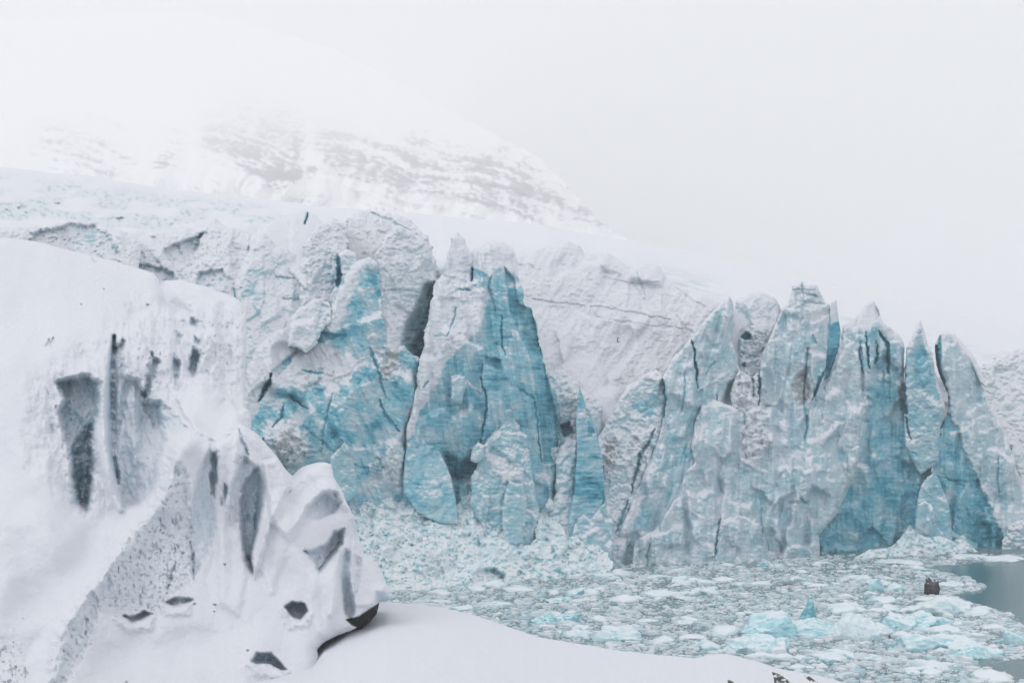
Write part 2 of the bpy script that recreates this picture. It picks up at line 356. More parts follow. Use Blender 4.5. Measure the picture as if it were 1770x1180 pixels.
for pl, a, sf in [([(345, 200), (420, 180), (520, 200), (540, 290), (480, 318), (420, 290), (370, 275), (338, 240)], .26, 26),
                  ([(395, 272), (440, 290), (500, 292), (546, 284), (545, 300), (500, 312), (465, 316), (430, 302)], .40, 10),
                  ([(80, 215), (180, 205), (240, 240), (230, 290), (130, 300), (40, 270)], .20, 40),
                  ([(250, 230), (300, 200), (330, 240), (310, 300), (260, 290)], .12, 20),
                  ([(540, 210), (700, 230), (860, 250), (980, 330), (1050, 395), (900, 370), (760, 345), (620, 320), (550, 290)], .22, 30),
                  ([(810, 305), (870, 310), (900, 330), (940, 355), (880, 352), (820, 330)], .14, 16)]:
    reg = np.maximum(reg, a * sstep(-sf, sf, poly_sd(X, Y, pl)))
r.ice = np.clip((sstep(0.04, 0.34, base + reg * 1.15 - 0.02) * (.50 + .42 * sstep(180, 300, Y))), 0, 1) * sstep(.0, .06, reg)  # outcrops paler towards the top, a mist fade painted into the colour
o = r.build('mountain', M_MTN, thick=0); tag(o, kind='structure')

# ---- glacier body and snowfield
SKY_X = [-900, -300, 0, 150, 300, 450, 600, 850, 1070, 1250, 1450, 1600, 1770, 2050]
SKY_Y = [262, 275, 288, 303, 328, 345, 360, 379, 412, 447, 492, 530, 575, 640]
TOP_X = [-300, 0, 200, 420, 560, 700, 860, 960, 1100, 1240, 1400, 1560, 1700, 1770, 2050]
TOP_Y = [460, 455, 465, 465, 455, 455, 480, 485, 505, 570, 600, 630, 680, 715, 780]
st = 2.4
X, T = np.meshgrid(np.arange(-720, 2340, st), np.linspace(0, 1, 330))
sk = np.interp(X, SKY_X, SKY_Y) + 3 * fbm(X / 60, X * 0, 8, 3) + 8 * fbm(X / 260, X * 0 + 3, 9, 2)
bot = 1015 - (X - 680) * 0.045
Yp = sk + (bot - sk) * T
tp = np.interp(X, TOP_X, TOP_Y) + 10 * fbm(X / 80, X * 0 + 5, 15, 3)
t = np.clip((tp - Yp) / (tp - sk), 0, 1)
far = np.interp(X, [-300, 600, 1000, 1300, 1770, 2050], [520, 900, 1300, 1900, 3000, 3400])
yc = Yface(X) + 14 + 0.0179 * np.clip(960 - np.maximum(Yp, tp), 0, 600) + 26 * np.exp(-((X - 1070) / 190) ** 4) + 24 * sstep(920, 850, X) + 6 * sstep(1250, 1400, X)
cl = np.clip((Yp - tp) / (bot - tp), 0, 1)
D = yc +  (far - yc) * (t ** 2.4 * 0.93 + 0.07 * t)
dd = 0.35 + 5.5 * t                                         # relief grows with distance so it keeps its size in view
w1 = 9 * fbm(X / 50, Yp / 50, 31, 3)
D += (1 - t) * 3.2 * (facets((X + w1) / 60, (Yp + w1) / 60, 33, 1.3, .6) + 0.45 * facets((X + w1) / 20, (Yp + w1) / 20, 34, 1.3, .6)) * sstep(0, 0.15, 1 - t)
D += dd * 3.0 * fbm(X / 130, Yp / 26, 35, 5)
icef = sstep(620, 420, X)                                   # the broken icefall to the left
rub = icef * sstep(0.0, 0.25, fbm(X / 90, Yp / 22, 36, 3) + 0.22) * sstep(0.99, 0.85, t)
D += rub * (2.0 + 10 * t) * (facets((X + w1) / 22, Yp / 9, 37, 1.2, 1.2) + 0.6 * facets(X / 9, Yp / 4.5, 38, 1.2, 1.2))
ice = 0.30 * sstep(0.25, 0, t) + 0.14 * rub + 0.42 * rub * sstep(0.2, 0.5, fbm(X / 10, Yp / 5, 44, 3) + 0.15)
cre = ridged((X + Yp * 1.2) / 170, (Yp - X * 0.19) / 7.5, 40, 3)
crm = sstep(0.42, 0.75, cre) * sstep(0.02, 0.15, t) * sstep(0.85, 0.4, t) * sstep(-.1, .25, fbm(X / 140, Yp / 40, 45, 3)) * sstep(850, 1150, X)
D += crm * dd * 3.0; ice = np.maximum(ice, crm * 0.5)
ice *= sstep(900, 600, Yp) * 0.6 + 0.4
V = np.stack([(X - CX) / F * D, D, CAMZ - (Yp - HZ) / F * D], -1)
H, W_ = X.shape
# far side: fall away behind the skyline
back = V[0:1].copy(); back[..., 1] += 900; back[..., 2] -= 160; V = np.concatenate([back, V]); ice = np.concatenate([ice[0:1] * 0, ice]); H += 1
idx = np.arange(H * W_).reshape(H, W_)
Q = np.stack([idx[:-1, :-1].ravel(), idx[1:, :-1].ravel(), idx[1:, 1:].ravel(), idx[:-1, 1:].ravel()], 1)
o = make_mesh('glacier_snowfield', V.reshape(-1, 3), Q, {'ice': ice.ravel(), 'dirt': np.zeros(H * W_)}, M_FIELD); tag(o, kind='structure')

# ---- water
rows = np.concatenate([np.linspace(930, 1200, 150), np.linspace(1210, 1900, 30)])
cols = np.arange(-1100, 2700, 5.0)
X, Yp = np.meshgrid(cols, rows)
D = waterY(Yp); V = np.stack([(X - CX) / F * D, D, 0 * D], -1)
OPEN = [[(1608, 981), (1660, 975), (1800, 969), (2300, 950), (2300, 1090), (1765, 1075), (1755, 1060), (1700, 1046), (1650, 1028), (1692, 1025), (1708, 1012), (1668, 996)],
        [(1680, 1138), (1720, 1143), (1800, 1138), (2300, 1120), (2300, 1200), (1800, 1180), (1740, 1172), (1712, 1158)]]
def open_mask(X, Y):
    m = np.full(X.shape, -1e9)
    for p in OPEN: m = np.maximum(m, poly_sd(X, Y, p))
    return m
om = sstep(-3, 3, open_mask(X, Yp) + 5 * fbm(X / 30, Yp / 7, 71, 4))
slush = 1 - om
idx = np.arange(X.size).reshape(X.shape)
Q = np.stack([idx[:-1, :-1].ravel(), idx[:-1, 1:].ravel(), idx[1:, 1:].ravel(), idx[1:, :-1].ravel()], 1)
M_WATER = bpy.data.materials.new('glacier_lagoon_water'); M_WATER.use_nodes = True
n = M_WATER.node_tree.nodes; l = M_WATER.node_tree.links; b = n['Principled BSDF']
at = n.new('ShaderNodeAttribute'); at.attribute_name = 'ice'; ge = n.new('ShaderNodeNewGeometry')
ns = n.new('ShaderNodeTexNoise'); ns.inputs['Scale'].default_value = 1.6; ns.inputs['Detail'].default_value = 7; ns.inputs['Roughness'].default_value = 0.75
l.new(ge.outputs['Position'], ns.inputs['Vector'])
th = n.new('ShaderNodeMapRange'); l.new(ns.outputs[0], th.inputs[0]); th.inputs[1].default_value = 0.42; th.inputs[2].default_value = 0.62
mm = n.new('ShaderNodeMath'); mm.operation = 'MULTIPLY'; l.new(th.outputs[0], mm.inputs[0]); l.new(at.outputs['Fac'], mm.inputs[1])
mc = n.new('ShaderNodeMix'); mc.data_type = 'RGBA'; l.new(mm.outputs[0], mc.inputs['Factor'])
mc.inputs[6].default_value = (0.045, 0.115, 0.13, 1); mc.inputs[7].default_value = (0.33, 0.41, 0.455, 1); l.new(mc.outputs[2], b.inputs['Base Color'])
rr = n.new('ShaderNodeMapRange'); l.new(mm.outputs[0], rr.inputs[0]); rr.inputs[3].default_value = 0.12; rr.inputs[4].default_value = 0.7; l.new(rr.outputs[0], b.inputs['Roughness'])
b.inputs['IOR'].default_value = 1.33
bn = n.new('ShaderNodeTexNoise'); bn.inputs['Scale'].default_value = 2.5; bn.inputs['Detail'].default_value = 4; l.new(ge.outputs['Position'], bn.inputs['Vector'])
bp = n.new('ShaderNodeBump'); bp.inputs['Strength'].default_value = 0.5; bp.inputs['Distance'].default_value = 0.05; l.new(bn.outputs[0], bp.inputs['Height']); l.new(bp.outputs[0], b.inputs['Normal'])
o = make_mesh('water', V.reshape(-1, 3), Q, {'ice': slush.ravel()}, M_WATER, origin=(0, 0, 0)); tag(o, kind='structure')

# ---- snow bank in the foreground
BK_X = [380, 540, 560, 600, 650, 670, 720, 770, 820, 860, 930, 1000, 1080, 1200, 1230, 1270, 1300, 1350, 1420, 1480, 1600, 1800, 2200]
BK_Y = [1190, 1130, 1100, 1070, 1044, 1040, 1043, 1050, 1062, 1076, 1100, 1112, 1125, 1137, 1130, 1132, 1140, 1155, 1168, 1183, 1240, 1330, 1500]
X, T = np.meshgrid(np.arange(380, 2100, 3.0), np.linspace(0, 1, 110) ** 1.3)
top = np.interp(X, BK_X, BK_Y) + 2.2 * fbm(X / 40, X * 0, 81, 5, .65)
Yp = top + (2600 - top) * T
D = np.interp(X, [380, 650, 1270, 2200], [88, 96, 84, 70]) * (320 / (top - HZ + 0.0)) ** 0.35
D = D * (1 - T) ** 0.0 / (1 + 6.5 * T)
D = D + 0.9 * (1 - T) ** 3 * fbm(X / 110, (Yp - top) / 26, 82, 3) * sstep(0, 20, Yp - top) * sstep(1230, 1000, X)
V = np.stack([(X - CX) / F * D, D, CAMZ - (Yp - HZ) / F * D], -1)
lip = V[0:1] + np.array([0, 0.9, -0.35]); lip2 = V[0:1] + np.array([0, 3.0, -2.6]); lip3 = V[0:1] + np.array([0, 12, -13.0])
V = np.concatenate([lip3, lip2, lip, V]); H, W_ = V.shape[:2]
idx = np.arange(H * W_).reshape(H, W_)
Q = np.stack([idx[:-1, :-1].ravel(), idx[1:, :-1].ravel(), idx[1:, 1:].ravel(), idx[:-1, 1:].ravel()], 1)
o = make_mesh('snow_bank', V.reshape(-1, 3), Q, {'ice': np.zeros(H * W_), 'dirt': np.zeros(H * W_)}, M_SNOWY); tag(o, kind='structure')

# ================================================================== GLACIER FRONT
# --- upper left icefall blocks
BASE_SLOPE = 0.22
def block(name, poly, depth, label, cat, seed, ice=0.35, edge=13, jag=4.5, big=7, mid=2.5, small=1.0, gy=0.25, snowthr=0.35, cap=0, patches=(), cracks=(), gx=0, step=1.4, thick=70, group=None, sc_=1.0, mat=None, var=0.12, fine=0.07, vein=0.0, tpsp=None, capnz=6, edgeamt=None, nz=0.35, snowamt=1.0, dirt=0, flute=0, wl=26, lean=0, ang=6, strk=.12, lips=(), rub=()):
    r = Relief(poly, step, jag, seed)
    P = np.array(poly, float); cx, cy_ = P.mean(0)
    yb = min(P[:, 1].max(), 960.0)
    r.add(depth); r.edge(edge, edgeamt); r.plane(gx, -gy, cx, yb); r.D += BASE_SLOPE * (960.0 - yb)
    if tpsp: r.ctrl(tpsp)
    r.ice[:] = ice
    for p in patches: r.patch(**p)
    for p in lips: r.lip(**p)
    r.rough(big, mid, small, sc_)
    if flute: r.flutes(flute, wl, lean)
    r.icevar(var, fine).streaks(strk, ang)
    if vein: r.veins(vein)
    for pl, a_ in rub:                                      # shattered, snow-dusted rubble lodged on the face
        m = a_ * sstep(-9, 9, poly_sd(r.X, r.Y, pl) + 16 * fbm(r.X / 18, r.Y / 18, seed + 66, 4, .6))
        r.D += m * (13 * facets(r.X / 13, r.Y / 12, seed + 67, 1.2, .8) + 6 * facets(r.X / 5.5, r.Y / 5, seed + 68, 1.2, .9) - 5)
        r.ice = r.ice * (1 - .75 * m) + m * .06 + m * .22 * sstep(.1, .5, fbm(r.X / 7, r.Y / 7, seed + 69, 3))
    if dirt: r.dirt = np.maximum(r.dirt, dirt * sstep(0.15, 0.5, fbm(r.X / 14, r.Y / 20, seed + 90, 4)))
    r.frost(.42, .4, 1.5).frost(.3, .8, 3.0, 13)  # painted edge highlights, fine then broad, whitening the ice colour
    r.snow(snowthr, 0.3, nz, amt=snowamt)
    if cap:
        # snow lying on the top of the block
        ytop = np.where(r.sd > 0, r.Y, 1e9).min(0)[None, :]
        m = sstep(cap, cap * 0.4, r.Y - ytop + capnz * 2 * fbm(r.X / 14, r.Y / 14, seed + 91, 4)); r.ice = r.ice * (1 - m) + 0.02 * m
    for c in cracks: r.crack(**c)
    o = r.build(name, mat or M_ICE, thick)
    tag(o, label, cat, group)
    r.obj = o; return r
def snow_cap(parent, poly, d, seed, gy=.8, thick=14, edge=9):
    r = Relief(poly, 1.4, 1.2, seed); yb = max(p[1] for p in poly)
    r.add(d).plane(0, -gy, 0, yb).edge(edge, edge * 1.2); r.D += BASE_SLOPE * (960 - yb) + 5 * fbm(r.X / 26, r.Y / 20, seed, 3)
    r.ice[:] = 0.0; return r.build('snow_cap', M_SNOWY, thick, parent)

GL = 'ice towers along the glacier front'
block('ice_block', [(-60, 470), (-60, 395), (40, 392), (85, 388), (120, 382), (165, 380), (195, 392), (225, 402), (245, 420), (240, 480), (150, 500)], 60, 'arched grey blue ice wall under a snow lip, just above the foreground snow dome', 'ice block', 101, ice=.10, gy=0.9, edge=14, cap=10,
      patches=[dict(poly=[(55, 404), (90, 394), (120, 389), (160, 390), (182, 402), (196, 420), (207, 440), (203, 470), (120, 470), (50, 430)], d=16, soft=10, ice=.47, jag=5), dict(poly=[(60, 404), (110, 392), (125, 420), (110, 440), (60, 425)], ice=.45, dirt=.35, jag=6, soft=8)], small=1.6)
block('ice_block', [(200, 520), (215, 430), (250, 402), (300, 398), (350, 392), (372, 378), (395, 392), (425, 400), (445, 405), (450, 440), (440, 530), (420, 600), (330, 560)], 50, 'snow plastered broken ice hummock behind the foreground dome, pitted with grey hollows', 'ice block', 102, ice=.22, gy=1.1, edge=20, big=9, mid=6, small=2.0, snowthr=.50, cap=8, nz=.5,
      patches=[dict(poly=[(285, 430), (330, 412), (350, 405), (335, 440), (318, 455), (290, 450)], d=26, soft=5, ice=.38, jag=4), dict(poly=[(235, 455), (275, 462), (300, 470), (300, 490), (250, 480)], d=18, soft=5, ice=.42), dict(poly=[(345, 470), (385, 465), (390, 480), (370, 505), (340, 495)], d=18, soft=5, ice=.40)])
block('ice_block', [(385, 640), (395, 540), (410, 470), (425, 445), (440, 412), (455, 402), (470, 412), (478, 440), (480, 500), (500, 560), (480, 640)], 40, 'tall pale blue fin with a flat grey face, left end of the ice front', 'ice block', 103, ice=.30, gy=.55, edge=16, cap=14, big=4,
      patches=[dict(poly=[(408, 520), (416, 482), (432, 455), (454, 438), (457, 520), (445, 545), (425, 555), (412, 545)], ice=.44, d=-4, jag=1, soft=3)], cracks=[dict(pts=[(405, 500), (412, 530), (425, 560)], w=3, d=14, ice=.6)])
block('ice_block', [(455, 620), (458, 520), (456, 440), (470, 428), (490, 424), (512, 440), (525, 470), (535, 520), (540, 580), (510, 640)], 52, 'rounded pale ice arch left of the striated white block', 'ice block', 104, ice=.24, gy=.5, edge=16, cap=8,
      patches=[dict(poly=[(470, 460), (505, 456), (510, 478), (470, 480)], ice=.38, soft=6), dict(poly=[(485, 488), (525, 484), (532, 512), (495, 515)], ice=.40, soft=6)],
      cracks=[dict(pts=[(462, 488), (475, 480), (495, 481), (525, 478)], w=2, d=9, ice=.5), dict(pts=[(490, 516), (530, 516)], w=2, d=8, ice=.45)])
block('ice_block', [(430, 460), (432, 410), (455, 392), (480, 378), (510, 366), (528, 364), (548, 372), (560, 395), (555, 450), (530, 500), (480, 450)], 62, 'smooth snow covered shoulder with a thin dark slit near the skyline', 'ice block', 105, ice=.12, gy=1.3, edge=18, big=4, mid=1.5, small=.5, snowthr=.2,
      cracks=[dict(pts=[(532, 366), (530, 376), (526, 386)], w=2.3, d=26, ice=1.0, taper=False, jag=1)])
block('ice_block', [(510, 640), (520, 540), (516, 470), (525, 420), (545, 392), (575, 378), (600, 388), (604, 420), (590, 470), (590, 560), (560, 640)], 44, 'striated white ice block with rough pitted face above the left blue tower', 'ice block', 106, ice=.22, gy=.5, edge=12, flute=5, cap=14, small=2.0, mid=3.5, fine=.2, gx=.1,
      patches=[dict(poly=[(560, 430), (585, 430), (588, 500), (578, 520), (560, 500)], ice=.40, jag=6, soft=10)])
block('ice_block', [(570, 600), (575, 480), (583, 450), (580, 420), (590, 392), (605, 372), (640, 362), (690, 372), (740, 405), (760, 470), (700, 520), (640, 600)], 66, 'snowy back wall of broken ledges above and behind the two blue towers', 'ice block', 107, ice=.15, gy=1.0, edge=12, jag=7, big=7, mid=4, small=1.5, cap=10, snowthr=.45,
      cracks=[dict(pts=[(599, 392), (594, 410), (600, 432)], w=3.5, d=25, ice=.62), dict(pts=[(640, 368), (680, 382), (720, 408)], w=3, d=10, ice=.3), dict(pts=[(730, 430), (726, 450), (722, 470)], w=4.5, d=40, ice=1.0, taper=False, jag=1)])
block('ice_block', [(574, 560), (577, 475), (582, 440), (596, 428), (614, 438), (620, 460), (604, 500), (590, 540)], 34, 'narrow pale blue flake beside a dark blue slit, left of the spire tip', 'ice block', 108, ice=.36, gy=.3, edge=9, cap=6, big=3,
      cracks=[dict(pts=[(583, 445), (586, 470), (584, 492)], w=5, d=40, ice=.92, taper=False)])
block('ice_block', [(630, 660), (640, 520), (650, 440), (662, 410), (690, 392), (722, 400), (742, 432), (754, 470), (750, 560), (744, 650)], 34, 'grey white furrowed ice pillar with a dark cavern on its right side', 'ice pillar', 109, ice=.23, gy=.3, edge=9, jag=6, cap=16, gx=.22, small=1.6, mid=4, big=10, fine=.15, flute=6, wl=30,
      patches=[dict(poly=[(760, 488), (738, 494), (724, 528), (708, 556), (698, 590), (704, 625), (740, 640), (770, 560)], d=85, soft=16, ice=.62, jag=2, icesoft=34), dict(poly=[(748, 510), (733, 540), (722, 575), (712, 600), (716, 625), (740, 625), (760, 560)], d=45, soft=8, ice=.95, jag=1, icesoft=16)],
      cracks=[dict(pts=[(660, 504), (690, 500), (735, 508)], w=2, d=7, ice=.35)])
block('ice_block', [(400, 760), (415, 640), (428, 600), (440, 590), (462, 560), (500, 560), (520, 600), (500, 700), (440, 780)], 20, 'dirty rubble covered ledge in the gully beside the foreground cliff', 'ice block', 110, ice=.34, gy=.6, edge=18, mid=5, small=2.5, big=7, dirt=.35,
      patches=[dict(poly=[(425, 600), (455, 575), (468, 590), (460, 620), (440, 640), (425, 630)], d=10, ice=.55, dirt=.25, soft=8), dict(poly=[(420, 650), (440, 640), (436, 690), (424, 700)], d=34, ice=.9, soft=5)])

# --- left blue tower
BL = dict(big=12, mid=3, small=1.0, nz=.42)
LT = block('ice_tower', [(412, 960), (412, 745), (420, 680), (424, 640), (440, 606), (468, 576), (505, 562), (546, 570), (560, 548), (577, 516), (594, 482), (606, 460), (620, 448), (640, 444), (652, 456), (658, 500), (664, 550), (670, 592), (684, 598), (700, 596), (714, 612), (726, 622), (716, 690), (704, 745), (698, 800), (705, 880), (700, 960)], 0,
      'broad blue ice tower with pointed spire and snowy left shoulder, left of central tower', 'ice tower', 111, group=GL, ice=.51, gy=.22, edge=14, snowthr=.60, var=.30, **BL, sc_=1.2, vein=.10, flute=10, wl=44, lean=.5, ang=27, strk=.20, rub=[([(505, 640), (560, 630), (600, 650), (560, 665), (520, 672)], .6), ([(640, 600), (690, 596), (690, 640), (665, 665), (650, 640)], .6), ([(450, 760), (500, 735), (540, 775), (520, 800), (470, 800)], .6), ([(640, 800), (680, 770), (700, 800), (690, 840), (640, 840)], .5)],
      tpsp=[(425, 700, 18), (450, 640, 24), (470, 590, 44), (520, 590, 40), (600, 520, 14), (635, 450, 22), (640, 560, -4), (655, 590, 8), (600, 620, 6), (560, 700, -6), (500, 730, 6), (640, 700, -8), (700, 700, 6), (715, 630, 12), (600, 800, 0), (690, 820, 12), (450, 850, 10)],
      patches=[dict(poly=[(400, 760), (412, 680), (412, 620), (455, 560), (550, 555), (600, 470), (618, 440), (650, 440), (622, 470), (616, 500), (603, 520), (596, 550), (580, 572), (560, 590), (590, 612), (640, 628), (590, 658), (575, 672), (545, 660), (500, 668), (470, 690), (450, 700), (430, 740)], ice=.10, jag=9, soft=5),
               dict(poly=[(430, 745), (455, 690), (480, 665), (500, 670), (470, 720), (450, 760)], ice=.5, jag=5, soft=5),
               dict(poly=[(470, 640), (512, 605), (520, 602), (500, 630), (480, 655)], ice=.52, d=10, soft=4, jag=2),
               dict(poly=[(521, 572), (540, 560), (570, 575), (590, 580), (560, 592), (530, 590)], ice=.62, d=6, soft=4, jag=4),
               dict(poly=[(470, 800), (490, 720), (510, 740), (530, 770), (560, 800), (540, 860), (480, 860)], ice=.5, dirt=.22, jag=8, soft=10),
               dict(poly=[(462, 740), (485, 720), (500, 745), (535, 765), (520, 780), (490, 770)], ice=.14, jag=8, soft=5),
               dict(poly=[(672, 600), (690, 596), (690, 620), (672, 650), (655, 655)], ice=.20, dirt=.35, jag=6, soft=6),
               dict(poly=[(620, 830), (660, 815), (670, 770), (690, 750), (697, 800), (690, 850), (620, 860)], ice=.34, jag=8, soft=8),
               dict(poly=[(640, 545), (660, 540), (668, 590), (640, 600)], ice=.5, jag=3)],
      cracks=[dict(pts=[(470, 645), (462, 668), (448, 692)], w=5.5, d=30, ice=.92, taper=True), dict(pts=[(574, 512), (566, 540), (556, 560)], w=3.5, d=22, ice=.8),
              dict(pts=[(498, 520 + 160), (520, 700), (534, 706)], w=3, d=10, ice=.8), dict(pts=[(490, 700), (488, 720), (470, 738)], w=3, d=12, ice=.75),
              dict(pts=[(520, 640), (540, 642), (560, 645)], w=3, d=8, ice=.75), dict(pts=[(530, 740), (600, 800), (660, 815)], w=2.5, d=6, ice=.66),
              dict(pts=[(575, 680), (560, 740), (555, 780)], w=2.5, d=7, ice=.66), dict(pts=[(655, 690), (668, 720), (690, 745)], w=3, d=10, ice=.72), dict(pts=[(640, 598), (656, 650), (668, 690)], w=3, d=8, ice=.68),
              dict(pts=[(575, 655), (600, 645), (618, 625), (640, 615)], w=1.7, d=-5, ice=.05), dict(pts=[(628, 497), (648, 497)], w=1.8, d=-4, ice=.03)])
block('ice_block', [(496, 600), (503, 552), (516, 532), (532, 522), (556, 515), (572, 524), (574, 540), (564, 566), (548, 590), (530, 610)], -6, 'small snow topped ice boulder lodged left of the blue spire', 'ice block', 112, ice=.22, gy=.5, edge=6, jag=6, cap=9, big=7, snowthr=.5,
      patches=[dict(poly=[(556, 525), (574, 530), (564, 566), (548, 590), (545, 570)], ice=.42, d=4, soft=4)])

# --- central blue tower
CT = block('ice_tower', [(690, 960), (690, 850), (697, 790), (704, 740), (716, 690), (722, 640), (731, 595), (742, 535), (750, 495), (764, 470), (775, 440), (780, 412), (790, 402), (801, 412), (806, 428), (815, 436), (822, 458), (828, 432), (842, 420), (868, 422), (886, 436), (890, 468), (902, 496), (908, 526), (920, 532), (928, 560), (936, 605), (944, 645), (958, 675), (966, 720), (975, 760), (964, 800), (955, 850), (952, 960)], 0,
      'tallest central ice tower, deep blue banded face with two snow capped points', 'ice tower', 121, group=GL, ice=.53, gy=.20, edge=12, snowthr=.70, var=.2, fine=.10, **BL, sc_=1.3, vein=.05, flute=15, wl=38, lean=.12, rub=[([(768, 470), (820, 470), (850, 505), (800, 530), (770, 520)], .5), ([(745, 590), (800, 570), (830, 585), (790, 600), (750, 625)], .4)], ang=9, strk=.20,
      tpsp=[(700, 800, 10), (712, 720, 6), (735, 600, 6), (760, 480, 26), (800, 430, 30), (790, 520, 2), (770, 620, -8), (820, 480, 14), (850, 480, 6), (870, 470, 2), (870, 560, -14), (905, 545, 22), (925, 600, 26), (900, 620, 4), (950, 700, 26), (915, 720, 8), (860, 700, -12), (790, 700, -8), (740, 740, -4), (840, 800, 16), (790, 820, 24), (940, 800, 24), (900, 820, 10)],
      patches=[dict(poly=[(700, 740), (718, 660), (735, 570), (745, 500), (770, 440), (780, 395), (895, 415), (895, 470), (885, 475), (866, 457), (855, 466), (848, 478), (836, 470), (820, 466), (812, 490), (835, 500), (852, 505), (855, 515), (835, 522), (838, 540), (834, 560), (812, 590), (790, 605), (768, 632), (752, 668), (730, 706), (706, 760)], ice=.08, jag=5, soft=4),
               dict(poly=[(745, 470), (780, 452), (812, 470), (812, 490), (770, 500)], ice=.18, jag=5, soft=8),
               dict(poly=[(872, 462), (888, 480), (896, 524), (918, 534), (945, 648), (972, 755), (960, 800), (940, 800), (932, 720), (922, 650), (912, 605), (892, 570), (880, 530)], d=16, soft=4, ice=.64, jag=1.5),
               dict(poly=[(894, 528), (920, 530), (936, 610), (918, 606), (900, 570)], ice=.68, dirt=.18, jag=2, soft=10),
               dict(poly=[(838, 615), (866, 622), (868, 640), (850, 636), (838, 628)], d=14, soft=5, ice=.72, jag=3),
               dict(poly=[(765, 780), (800, 800), (838, 770), (828, 815), (800, 835), (778, 828)], d=22, soft=14, ice=.82, jag=3),
               dict(poly=[(779, 650), (798, 646), (806, 660), (800, 690), (782, 690)], d=-10, soft=3, ice=.45, jag=1.5),
               dict(poly=[(815, 775), (828, 762), (836, 790), (820, 795)], d=-12, soft=3, ice=.42, jag=1.5)],
      cracks=[dict(pts=[(868, 540), (867, 590), (872, 618)], w=1.8, d=9, ice=.85), dict(pts=[(834, 630), (833, 660), (842, 690), (840, 715), (834, 738), (830, 770)], w=2.2, d=13, ice=.85, step=6),
              dict(pts=[(790, 528), (784, 552), (774, 580)], w=1.8, d=9, ice=.6), dict(pts=[(818, 456), (817, 470), (815, 484)], w=2.5, d=28, ice=1.0, taper=False, jag=1), dict(pts=[(848, 476), (846, 500), (858, 540)], w=3, d=12, ice=.6),
              dict(pts=[(925, 690), (930, 740), (936, 800)], w=2, d=10, ice=.85), dict(pts=[(792, 500), (815, 500)], w=2.5, d=8, ice=.6), dict(pts=[(750, 580), (775, 580)], w=2, d=6, ice=.5),
              dict(pts=[(730, 670), (742, 658)], w=3, d=7, ice=.7), dict(pts=[(805, 655), (818, 670), (830, 678)], w=2.5, d=-4, ice=.12), dict(pts=[(896, 668), (925, 690)], w=2.6, d=9, ice=.75)])
block('ice_slab', [(717, 715), (728, 724), (738, 737), (752, 750), (760, 778), (770, 800), (780, 826), (788, 860), (792, 905), (760, 905), (720, 885), (698, 850), (698, 810), (703, 765), (709, 735)], -34, 'pointed light blue slab leaning against the foot of the central tower', 'ice slab', 131, ice=.50, gy=.5, edge=6, jag=1.2, big=4, snowthr=.75, thick=40)
block('ice_slab', [(865, 707), (885, 705), (895, 714), (898, 744), (912, 752), (918, 800), (925, 850), (934, 890), (920, 950), (880, 960), (840, 930), (812, 870), (817, 825), (830, 792), (836, 768), (850, 746), (861, 740)], -40, 'stubby turquoise block with a square top in front of the central tower', 'ice slab', 132, ice=.45, gy=.35, edge=10, big=8, mid=5, small=1.6, snowthr=.72, thick=50,
      patches=[dict(poly=[(832, 775), (860, 790), (900, 810), (905, 830), (870, 830), (845, 800)], ice=.10, jag=6, soft=6, d=-4)])
block('ice_slab', [(880, 830), (905, 838), (912, 870), (905, 940), (870, 940), (866, 880)], -58, 'low turquoise fragment standing in the rubble below the square block', 'ice slab', 133, ice=.44, gy=.3, edge=7, big=4, thick=30, snowthr=.7)
block('ice_block', [(930, 850), (935, 760), (925, 660), (945, 640), (975, 640), (1005, 670), (1040, 700), (1050, 800), (1000, 900), (960, 900)], 40, 'grey furrowed gully wall between the central tower and the thin spire', 'ice block', 134, ice=.30, gy=.3, edge=20, mid=5, small=2, dirt=.3, snowthr=.5,
      patches=[dict(poly=[(966, 735), (985, 728), (992, 748), (975, 756)], d=30, ice=.95, soft=5)])
block('ice_spire', [(1001, 662), (1006, 680), (1012, 700), (1014, 722), (1022, 720), (1028, 738), (1034, 760), (1041, 790), (1045, 840), (1050, 900), (1048, 985), (985, 985), (982, 900), (992, 850), (997, 790), (995, 730), (998, 690)], -14, 'thin needle shaped blue spire with dark horizontal bands', 'ice spire', 135, group=GL, ice=.50, gy=.12, edge=8, jag=1.0, big=3, mid=2, snowthr=.8, fine=.2,
      patches=[dict(poly=[(990, 830), (1043, 820), (1047, 862), (1000, 862), (988, 850)], ice=.74, soft=14, jag=5), dict(poly=[(1018, 700), (1030, 720), (1026, 750), (1016, 760), (1014, 735)], d=10, ice=.6, soft=4)],
      cracks=[dict(pts=[(1044, 840), (1042, 880), (1048, 930)], w=2, d=10, ice=.8)])
block('ice_block', [(960, 850), (960, 800), (968, 772), (984, 756), (998, 760), (1002, 800), (1000, 880), (1004, 960), (950, 960), (948, 890)], -10, 'blue grey boulder wedged left of the thin spire', 'ice block', 136, ice=.46, gy=.3, edge=16, mid=4, cap=5)
block('ice_slab', [(988, 930), (996, 895), (1008, 888), (1020, 896), (1030, 884), (1044, 868), (1056, 880), (1062, 930), (1055, 990), (990, 990)], -34, 'cluster of light blue points at the foot of the thin spire', 'ice slab', 137, ice=.44, gy=.3, edge=7, mid=5, snowthr=.6)
